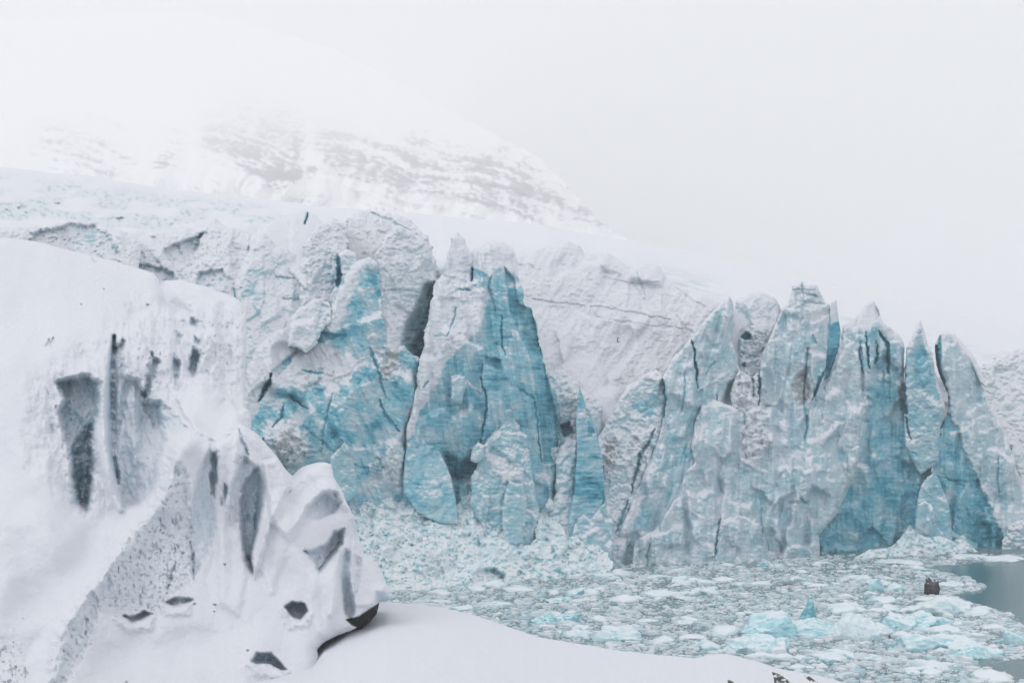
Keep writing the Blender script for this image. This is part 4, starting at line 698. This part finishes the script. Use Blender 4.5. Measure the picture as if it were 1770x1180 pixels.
for pl, d in [([(330, 548), (342, 556), (340, 566), (330, 560)], 22), ([(336, 582), (346, 588), (344, 596), (336, 592)], 18), ([(334, 600), (346, 612), (340, 645), (333, 652), (328, 640)], 40), ([(300, 612), (310, 630), (304, 664), (297, 640)], 34), ([(316, 545), (322, 560), (316, 566)], 12), ([(303, 572), (316, 580), (310, 596)], 14),
              ([(366, 784), (377, 780), (376, 820), (371, 858), (365, 842)], 36), ([(388, 836), (394, 846), (390, 878), (385, 868)], 26), ([(330, 965), (336, 955), (334, 990)], 12)]:
    r.patch(pl, d, 9, .46, 3, icesoft=8)
r.patch([(424, 832), (446, 806), (456, 830), (455, 870), (446, 915), (434, 955), (438, 992), (424, 968), (417, 900), (417, 862)], 38, 10, .40, 2.5, icesoft=9, gx=-.5)
r.crack([(446, 850), (442, 880), (440, 915)], 3, 14, .6).crack([(430, 962), (434, 980), (438, 995)], 3, 20, .7)
r.patch([(330, 880), (355, 800), (365, 770), (366, 860), (372, 900), (360, 960), (335, 1000), (325, 940)], 12, 10, .26, 3)
r.patch([(410, 795), (425, 775), (430, 800), (418, 850), (408, 900), (395, 880)], 8, 8, .24, 3)
r.crack([(330, 935), (334, 975), (336, 1000)], 2.5, 14, .45).crack([(303, 970), (297, 995), (290, 1015)], 2.5, 14, .45)
pock = [(292, 796), (322, 810), (330, 900), (325, 1010), (290, 1050), (240, 1070), (165, 1052), (170, 1010), (215, 945), (268, 870)]
r.patch(pock, 16, 16, .15, 5)
r.patch([(160, 1020), (170, 1060), (150, 1120), (100, 1200), (80, 1200), (95, 1110)], 14, 14, .18, 6)
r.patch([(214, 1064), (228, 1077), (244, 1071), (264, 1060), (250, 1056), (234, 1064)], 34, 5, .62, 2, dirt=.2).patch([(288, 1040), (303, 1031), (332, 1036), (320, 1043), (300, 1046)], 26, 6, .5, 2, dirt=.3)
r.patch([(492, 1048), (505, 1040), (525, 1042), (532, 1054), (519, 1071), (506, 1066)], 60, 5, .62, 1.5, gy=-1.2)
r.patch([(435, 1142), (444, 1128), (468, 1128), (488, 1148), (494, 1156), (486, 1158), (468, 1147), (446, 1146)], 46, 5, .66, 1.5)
r.patch([(528, 886), (545, 862), (562, 850), (582, 850), (590, 868), (575, 884), (552, 896), (535, 895)], 20, 9, .26, 2, gx=.5, gy=-.4).crack([(590, 868), (575, 886)], 3, 10, .6)
r.patch([(526, 952), (545, 950), (562, 942), (580, 918), (594, 914), (590, 940), (572, 965), (551, 990), (545, 972)], 34, 8, .34, 2, gx=.5, gy=.2).crack([(586, 938), (570, 962), (552, 985)], 3.5, 18, .72).crack([(526, 950), (532, 956)], 4, 18, .9)
r.patch([(588, 962), (597, 948), (604, 955), (600, 985), (604, 1010), (612, 1060), (606, 1068), (597, 1060), (592, 1030), (587, 1000)], 30, 10, .32, 2.5, gy=.2)
r.patch([(604, 900), (618, 895), (622, 925), (615, 935)], 12, 7, .28, 1)
r.patch([(612, 960), (625, 965), (622, 1000), (612, 1030), (606, 990)], 8, 8, .14, 2)
r.patch([(598, 1070), (622, 1064), (638, 1052), (655, 1042), (656, 1056), (640, 1074), (622, 1086), (608, 1080)], 30, 3, 1.0, .5, dirt=.98, icesoft=3)  # undercut mouth coloured near black through the dirt attribute
r.patch([(650, 1022), (676, 1024), (684, 1032), (670, 1044), (650, 1044)], 12, 6, .34, 1)
r.crack([(413, 740), (420, 765), (428, 785)], 4, 14, .5)
r.patch([(85, 586), (78, 598), (90, 602)], 8, 4, .3, 1).crack([(92, 583), (88, 594)], 2.2, 9, .7, taper=False)
r.patch([(60, 690), (100, 680), (110, 760), (124, 830), (115, 870), (80, 780), (50, 820), (40, 760)], 6, 20, .10, 8)
for pl in ([(196, 1068), (236, 1060), (270, 1056), (262, 1086), (220, 1092)], [(280, 1046), (330, 1046), (326, 1060), (290, 1064)], [(484, 1052), (506, 1076), (540, 1060), (530, 1084), (500, 1086)], [(430, 1150), (470, 1150), (500, 1162), (490, 1172), (440, 1166)]):
    m_ = sstep(-6, 6, poly_sd(X, Y, pl) + 6 * fbm(X / 8, Y / 8, 231, 3)); r.D -= 9 * m_; r.ice *= 1 - .8 * m_
# texture: crusty pitted areas
crust = np.zeros(X.shape)
for pl, a in [(pock, 1), ([(160, 1010), (172, 1060), (150, 1120), (100, 1200), (78, 1200), (105, 1110)], .9), ([(70, 680), (110, 640), (180, 650), (215, 540), (260, 560), (310, 600), (300, 680), (230, 660), (150, 690), (125, 850), (85, 760)], .7), ([(330, 530), (422, 550), (425, 700), (350, 660)], .8), ([(560, 940), (600, 900), (640, 1000), (600, 1060)], .6), ([(-20, 1120), (40, 1120), (60, 1200), (-20, 1200)], 1),
              ([(196, 600), (230, 655), (285, 760), (262, 860), (215, 870), (195, 780)], .35), ([(520, 945), (590, 915), (620, 1000), (600, 1060), (590, 1000)], .5), ([(400, 790), (440, 780), (445, 960), (405, 900)], .7)]:
    crust = np.maximum(crust, a * sstep(-14, 14, poly_sd(X, Y, pl) + 12 * fbm(X / 30, Y / 30, 205, 3)))
pit = sstep(.12, .5, fbm(X / 6.5, Y / 7.5, 206, 3, .6)); pit2 = sstep(.2, .5, fbm(X / 13, Y / 26, 207, 3, .6))
r.D += crust * (4.0 * pit + 7.5 * pit2 + 1.5 * fbm(X / 4, Y / 4, 208, 2))
r.ice += crust * (.06 * pit + .10 * pit2) + .05 * CL
r.D += .9 * sstep(-.2, .4, fbm(X / 80, Y / 80, 221, 3)) * fbm(X / 5, Y / 6, 220, 3, .6) + 1.6 * fbm(X / 24, Y / 18, 224, 3)
sp = sstep(.60, .66, fbm(X / 19, Y / 22, 209, 3)); r.D += 7 * sp * (1 - crust); r.ice += .12 * sp * (1 - crust)
r.ice *= 1 + .55 * fbm(X / 9, Y / 22, 214, 4, .6) + .35 * fbm(X / 30, Y / 60, 215, 2)
r.D += np.clip(r.ice * 4, 0, 1) * (5.0 * fbm(X / 12, Y / 26, 216, 5, .65) + 4 * facets(X / 12, Y / 20, 232, 1.2, .6))
s_ = sstep(.35, .6, r.up() + .1 * fbm(X / 14, Y / 10, 210, 3)); r.ice = r.ice * (1 - .8 * s_); r.ice = np.clip(r.ice, 0, 1)
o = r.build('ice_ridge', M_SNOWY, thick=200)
tag(o, 'large snow draped ice ridge with hollows and a dark undercut, nearest the camera at left', 'ice ridge')
# knob on the shoulder
r = Relief([(418, 770), (412, 745), (410, 725), (412, 712), (420, 705), (428, 706), (434, 718), (434, 745), (432, 772), (426, 785)], 1.2, .5, 221, Y0=lambda x: 80 + 0 * x, k=KF)
r.add(60).edge(9, 14); r.D += 5 * fbm(r.X / 16, r.Y / 16, 3, 3); r.ice[:] = .22; r.patch([(405, 700), (440, 700), (438, 735), (405, 735)], 0, 6, 0.0, 2)
k_ = r.build('snow_knob', M_SNOWY, 40); k_.parent = o; k_.location = Vector(k_.location) - Vector(o.location)

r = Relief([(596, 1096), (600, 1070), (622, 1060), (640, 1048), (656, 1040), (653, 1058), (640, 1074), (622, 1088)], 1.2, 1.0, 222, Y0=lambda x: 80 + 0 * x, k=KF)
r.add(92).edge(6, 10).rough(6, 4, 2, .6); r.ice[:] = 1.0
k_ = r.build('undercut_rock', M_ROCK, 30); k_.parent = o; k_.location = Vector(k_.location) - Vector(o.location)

# ================================================================== FLOATING ICE AND ROCKS
rng = np.random.RandomState(7)
_bm = bmesh.new(); bmesh.ops.create_icosphere(_bm, subdivisions=5, radius=1.0)
ICO_V = np.array([v.co[:] for v in _bm.verts]); ICO_F = np.array([[v.index for v in f.verts] for f in _bm.faces]); _bm.free()
_bm = bmesh.new(); bmesh.ops.create_icosphere(_bm, subdivisions=3, radius=1.0)
ICO3_V = np.array([v.co[:] for v in _bm.verts]); ICO3_F = np.array([[v.index for v in f.verts] for f in _bm.faces]); _bm.free()
def chunk(seed, n=9, base=(ICO_V, ICO_F), rough_=.10):
    """a broken lump: sphere cut by random planes, then weathered"""
    R = np.random.RandomState(seed); V, Fc = base; V = V.copy()
    rad = np.full(len(V), 1.25)
    for i in range(n * 2):
        d = R.normal(size=3); d /= np.linalg.norm(d); h = R.uniform(.55, .95)
        c = V @ d; rad = np.where(c > 1e-3, np.minimum(rad, h / np.maximum(c, 1e-3)), rad)
    nzv = fbm(V[:, 0] * 2.2 + seed, V[:, 1] * 2.2 + V[:, 2] * 1.7, seed, 6, .68) + .5 * facets(V[:, 0] * 4 + V[:, 2], V[:, 1] * 4 - V[:, 2] * 2, seed, 1, .8)
    return V * (rad * (1 + rough_ * nzv))[:, None], Fc
def berg(name, px, py, wpx, hpx, seed, label, cat, ice=.45, dep=None, lumps=3, mat=None, group=None, snowt=.82, dirt=0, lean=0, rough_=.20, base=None):
    """an irregular floating lump: several broken chunks grown into one another, lying in the water at the pixel's place"""
    Yw = waterY(py); sc1 = Yw / F; Wm = wpx * sc1; Hm = hpx * sc1; Dm = dep if dep else Wm * .7
    R = np.random.RandomState(seed); Vs = []; Fs = []; n0 = 0
    for i in range(lumps):
        V, Fc = chunk(seed * 13 + i, base=base or (ICO_V, ICO_F), rough_=rough_)
        fx = 0 if lumps == 1 else (i / (lumps - 1) - .5) * 1.15
        a = R.uniform(.75, 1.15); hh = 1.0 if i == R.randint(lumps) or lumps == 1 else R.uniform(.5, .9)
        sx = Wm * .5 * (1.0 if lumps == 1 else .72) * a
        V = V * np.array([sx, Dm * .5 * R.uniform(.7, 1.1), Hm * hh]) + np.array([fx * Wm * .36, R.uniform(-.2, .2) * Dm, -.05 * Hm])
        V[:, 0] += lean * V[:, 2]
        Vs.append(V); Fs.append(Fc + n0); n0 += len(V)
    V = np.concatenate(Vs); Fc = np.concatenate(Fs)
    V[:, 2] = np.maximum(V[:, 2], -.5)
    c = P3(px, py, Yw); V = V + np.array([c[0], Yw + Dm * .5, 0])
    n_ = np.cross(V[Fc[:, 1]] - V[Fc[:, 0]], V[Fc[:, 2]] - V[Fc[:, 0]]); vn = np.zeros(V.shape)
    for k_ in range(3): np.add.at(vn, Fc[:, k_], n_)
    vn /= np.linalg.norm(vn, axis=1)[:, None] + 1e-9
    nz_ = fbm(V[:, 0] * 1.3 + V[:, 1], V[:, 2] * 3 + V[:, 1], seed, 4)
    ia = ice * (1.1 + .9 * nz_); sn = sstep(snowt - .15, snowt + .15, vn[:, 2] + .5 * nz_); ia = ia * (1 - sn) + .06 * sn
    di = dirt * sstep(-.1, .3, nz_) * (1 - .5 * sn) if dirt else np.zeros(len(V))
    o = make_mesh(name, V, None, {'ice': np.clip(ia, 0, 1), 'dirt': di}, mat or M_BERG, tris=Fc, origin=(c[0], Yw + Dm * .5, 0)); tag(o, label, cat, group); return o
BG = 'icebergs drifting in the lagoon'
berg('iceberg', 1378, 1104, 205, 36, 11, 'long low turquoise iceberg in front of the small blue cube', 'iceberg', .55, dep=5, lumps=4, group=BG)
berg('iceberg', 1402, 1078, 52, 34, 12, 'small blue cube shaped iceberg behind the long low one', 'iceberg', .75, lumps=1, group=BG, snowt=.8, lean=.2)
berg('iceberg', 1500, 1106, 120, 44, 13, 'off white hummocky iceberg joined to the right end of the long turquoise one', 'iceberg', .22, dep=5, lumps=3, group=BG)
berg('iceberg', 1590, 1088, 120, 30, 14, 'pale blue humped iceberg above the white hummocky one', 'iceberg', .48, dep=5, lumps=3, group=BG)
berg('iceberg', 1640, 1122, 150, 26, 15, 'flat turquoise iceberg with a grey lump, left of the pointed blue one', 'iceberg', .42, dep=5, lumps=4, group=BG)
berg('iceberg', 1700, 1138, 110, 30, 16, 'pointed light blue iceberg at the lower right beside open water', 'iceberg', .5, dep=4, lumps=3, group=BG)
berg('iceberg', 1775, 1118, 60, 36, 17, 'snowy blue iceberg cut by the right edge of the picture', 'iceberg', .42, lumps=2, group=BG)
berg('iceberg', 1660, 1064, 150, 24, 18, 'thin white ice raft with blue flecks beside the open water', 'iceberg', .28, dep=6, lumps=4, group=BG)
berg('iceberg', 962, 1080, 92, 28, 19, 'turquoise ice hummock nearest the snow bank, in the middle of the lagoon', 'iceberg', .58, dep=4, lumps=3, group=BG)
berg('iceberg', 993, 1030, 44, 16, 20, 'small blue ice lump behind the middle turquoise hummock', 'iceberg', .62, lumps=1, group=BG)
berg('iceberg', 985, 1042, 90, 8, 21, 'flat dark edged ice pan under the small blue lump', 'iceberg', .5, lumps=2, group=BG)
berg('iceberg', 850, 1050, 60, 10, 22, 'low white ice pan near the bend of the snow bank', 'iceberg', .2, lumps=2, group=BG)
berg('iceberg', 1150, 1034, 80, 16, 23, 'white snow covered ice hump in mid lagoon, right of the small blue lump', 'iceberg', .22, lumps=2, group=BG)
berg('iceberg', 1080, 1110, 76, 22, 24, 'white and blue jagged ice hump beside the edge of the snow bank', 'iceberg', .38, lumps=3, group=BG)
berg('iceberg', 1330, 980, 30, 10, 25, 'little turquoise lump below the pale wall of the layered tower', 'iceberg', .5, lumps=2, group=BG)
berg('iceberg', 1535, 1022, 60, 20, 26, 'light blue ice hump left of the dark rock', 'iceberg', .45, lumps=2, group=BG)
berg('iceberg', 1315, 1130, 120, 22, 27, 'low turquoise raft between the snow bank and the long iceberg', 'iceberg', .42, dep=4, lumps=4, group=BG)
berg('iceberg', 1560, 975, 90, 9, 28, 'flat pale floe in front of the fallen turquoise heap', 'iceberg', .25, lumps=3, group=BG)
berg('iceberg', 1720, 970, 120, 10, 29, 'long white ice strip beyond the open water', 'iceberg', .2, lumps=4, group=BG)
berg('iceberg', 1640, 1018, 70, 14, 30, 'white ice shelf right of the dark rock, pointing into open water', 'iceberg', .22, lumps=3, group=BG)
berg('iceberg', 1190, 1006, 60, 9, 31, 'thin blue white pan below the diagonal slab', 'iceberg', .35, lumps=2, group=BG)
# dark stone in the ice
berg('rock', 1614, 1030, 28, 36, 40, 'dark mottled boulder standing upright in the brash ice', 'rock', .72, lumps=1, mat=M_ROCK, dep=1.8, snowt=.5, rough_=.26)
berg('rock', 1598, 1032, 20, 6, 41, 'low brown stone at the foot of the upright dark boulder', 'rock', .5, lumps=1, mat=M_ROCK, rough_=.2)
berg('rock', 1365, 1013, 20, 6, 42, 'small brown stone lying in brash ice in mid lagoon', 'rock', .45, lumps=1, mat=M_ROCK, rough_=.2)
berg('rock', 1303, 997, 22, 8, 43, 'grey dirty lump in brash ice below the pale wall', 'rock', .3, lumps=1, mat=M_ROCK, rough_=.2)
berg('rock', 1510, 964, 50, 3, 44, 'flat dark stones at the waterline below the blue hollow', 'rock', .6, lumps=2, mat=M_ROCK, dep=1.5)
# shore rocks poking out of the bank
def shore_rock(poly, label, seed):
    r = Relief(poly, 1.0, 1.5, seed, Y0=lambda x: 82 + 0 * x, k=.03)
    Dd = lambda X, Y: 0
    top = np.interp(r.X, BK_X, BK_Y); base = np.interp(r.X, [380, 650, 1270, 2200], [88, 96, 84, 70]) * (320 / (top - HZ)) ** .35
    Tt = np.clip((r.Y - top) / (2600 - top), 0, 1); Yb = base / (1 + 6.5 * Tt)
    r.D = (Yb - 82) / .03 - 9 + 4 * fbm(r.X / 9, r.Y / 6, seed, 4, .7); r.edge(6, 14)
    r.ice[:] = .80; r.icevar(.2, .1); r.ice *= 1 - sstep(.0, .12, fbm(r.X / 9, r.Y / 4.5, seed + 3, 4, .65)); r.edge(4, 6)
    tag(r.build('rock', M_ROCK, 30), label, 'rock')
shore_rock([(1334, 1160), (1350, 1165), (1362, 1172), (1368, 1184), (1372, 1200), (1336, 1200), (1338, 1176)], 'dark bedrock patch breaking through the snow bank at the bottom edge', 301)
shore_rock([(1255, 1170), (1268, 1176), (1274, 1190), (1258, 1190)], 'small dark stone at the bottom edge left of the larger rock patch', 302)
shore_rock([(1384, 1164), (1400, 1168), (1420, 1180), (1400, 1178)], 'thin dark rock streak at the crest of the bank right of the larger rock patch', 303)

# floes: individuals copied from a few shapes
FG = 'small ice floes scattered over the lagoon'; FL = 'small white ice floe drifting among the brash ice'
src = []
for i in range(10):
    o = berg('ice_floe', 1100, 1060, 30, 4.5, 60 + i, FL, 'ice floe', [.12, .3, .5][i % 3], lumps=1 + i % 3, group=FG, base=(ICO3_V, ICO3_F), dep=1.6); o['tone'] = i % 3; src.append(o)
spots = []
while len(spots) < 140:
    py = 975 + 205 * rng.rand() ** 1.2; px = 690 + 1080 * rng.rand()
    lim = np.interp(px, BK_X, BK_Y)
    if py > lim - 4 or py < 1004 - (px - 680) * .05: continue
    if open_mask(np.array([px]), np.array([py]))[0] > -6: continue
    spots.append((px, py))
for i, (px, py) in enumerate(spots):
    if i < 10: o = src[i]
    else:
        o = src[rng.randint(10)].copy(); sc.collection.objects.link(o)
    Yw = waterY(py); c = P3(px, py, Yw); s = rng.uniform(.5, 2.1) ** 1.2
    o.location = (c[0], Yw, 0); o.rotation_euler = (0, 0, rng.uniform(0, 6.28)); o.scale = (s, s, s * rng.uniform(.7, 1.5))
    look = ['small white ice floe', 'small pale blue ice floe', 'small turquoise ice floe'][int(o['tone'])]
    where = min([(700, 1010, 'near the foot of the foreground ice ridge'), (860, 1010, 'below the rubble apron'), (1060, 1000, 'below the thin blue spire'), (1250, 985, 'close to the pale wall of the layered tower'), (1420, 985, 'in front of the dark blue hollow'), (1560, 1000, 'just left of the upright dark boulder'),
                 (900, 1070, 'by the bend of the snow bank'), (1080, 1060, 'in the middle of the lagoon'), (1240, 1060, 'left of the long low turquoise iceberg'), (1420, 1150, 'between the long iceberg and the bottom edge'), (1620, 1160, 'below the flat turquoise iceberg'), (1560, 1050, 'above the pale blue humped iceberg'), (1740, 1160, 'at the bottom right corner')], key=lambda q: (q[0] - px) ** 2 + 4 * (q[1] - py) ** 2)[2]
    o['label'] = look + ' ' + where; o['group'] = look + 's ' + where

# brash: thousands of little plates, one mass
N = 75000
py = 958 + 262 * rng.rand(N * 2) ** .9; px = 560 + 1260 * rng.rand(N * 2)
# even density in metres: accept by the ground area a pixel covers
acc = rng.rand(N * 2) < ((1000 - 720) / (py - 720)) ** 2.0 * 1.0
lim = np.interp(px, BK_X, BK_Y)
dens = fbm(px / 70, py / 16, 401, 4)
ok = (rng.rand(N * 2) < .88) & acc & (py < lim + 40) & (open_mask(px, py) + 4 * fbm(px / 30, py / 7, 71, 4) < -2) & (rng.rand(N * 2) < .75 + dens)
px = px[ok]; py = py[ok]; n = len(px)
Yw = waterY(py); cx_ = (px - CX) / F * Yw
size = (.05 + .19 * rng.rand(n) ** 2.4) * np.exp(1.3 * fbm(px / 55, py / 10, 402, 4)) + .45 * (rng.rand(n) ** 16)
ht = size * (.12 + .5 * rng.rand(n))
k8 = 7; ang = (np.arange(k8)[None, :] / k8 * 6.283) + rng.uniform(0, 6.28, (n, 1)) + rng.uniform(-.3, .3, (n, k8))
rad = size[:, None] * rng.uniform(.6, 1.25, (n, k8)); el = rng.uniform(.6, 1.8, (n, 1)); rot = rng.uniform(0, 3.14, (n, 1))
ex = np.cos(ang) * rad * el; ey = np.sin(ang) * rad
vx = ex * np.cos(rot) - ey * np.sin(rot); vy = ex * np.sin(rot) + ey * np.cos(rot)
tiltx = rng.uniform(-.12, .12, (n, 1)); tilty = rng.uniform(-.12, .12, (n, 1))
topz = ht[:, None] + (vx * tiltx + vy * tilty)
T_ = np.stack([cx_[:, None] + vx * .86, Yw[:, None] + vy * .86, topz], -1); B_ = np.stack([cx_[:, None] + vx, Yw[:, None] + vy, np.full((n, k8), -.05)], -1)
C_ = np.stack([cx_, Yw, ht * 1.25], -1)[:, None, :]
V = np.concatenate([T_, B_, C_], 1).reshape(-1, 3); st_ = 2 * k8 + 1
b0 = (np.arange(n) * st_)[:, None]; i0 = np.arange(k8)[None, :]; i1 = (np.arange(k8)[None, :] + 1) % k8
Qb = np.stack([b0 + k8 + i0, b0 + k8 + i1, b0 + i1, b0 + i0], -1).reshape(-1, 4)
Tr = np.stack([b0 + i0, b0 + i1, b0 + 2 * k8 + 0 * i0], -1).reshape(-1, 3)
iv = np.repeat(np.clip(rng.normal(.20, .15, n) + .3 * (rng.rand(n) > .93), 0, .8), st_); dv = np.repeat((rng.rand(n) > .97) * .3, st_)
o = make_mesh('brash_ice', V, Qb, {'ice': iv, 'dirt': dv}, M_BRASH, tris=Tr, smooth=False, origin=(0, 150, 0)); tag(o, kind='stuff')

# ================================================================== HAZE
bm = bmesh.new(); bmesh.ops.create_cube(bm, size=1.0); me = bpy.data.meshes.new('haze'); bm.to_mesh(me); bm.free()
hz = bpy.data.objects.new('haze', me); sc.collection.objects.link(hz)
hz.scale = (19000, 19000, 1700 + 8); hz.location = (0, 7000, 850 - 4); 
m = bpy.data.materials.new('pale_mist'); m.use_nodes = True; n = m.node_tree.nodes; n.remove(n['Principled BSDF'])
pv = n.new('ShaderNodeVolumePrincipled'); pv.inputs['Density'].default_value = 0.00042; pv.inputs['Color'].default_value = (0.99, 0.992, 0.996, 1); pv.inputs['Anisotropy'].default_value = 0.0
m.node_tree.links.new(pv.outputs[0], n['Material Output'].inputs['Volume']); me.materials.append(m); tag(hz, kind='stuff')
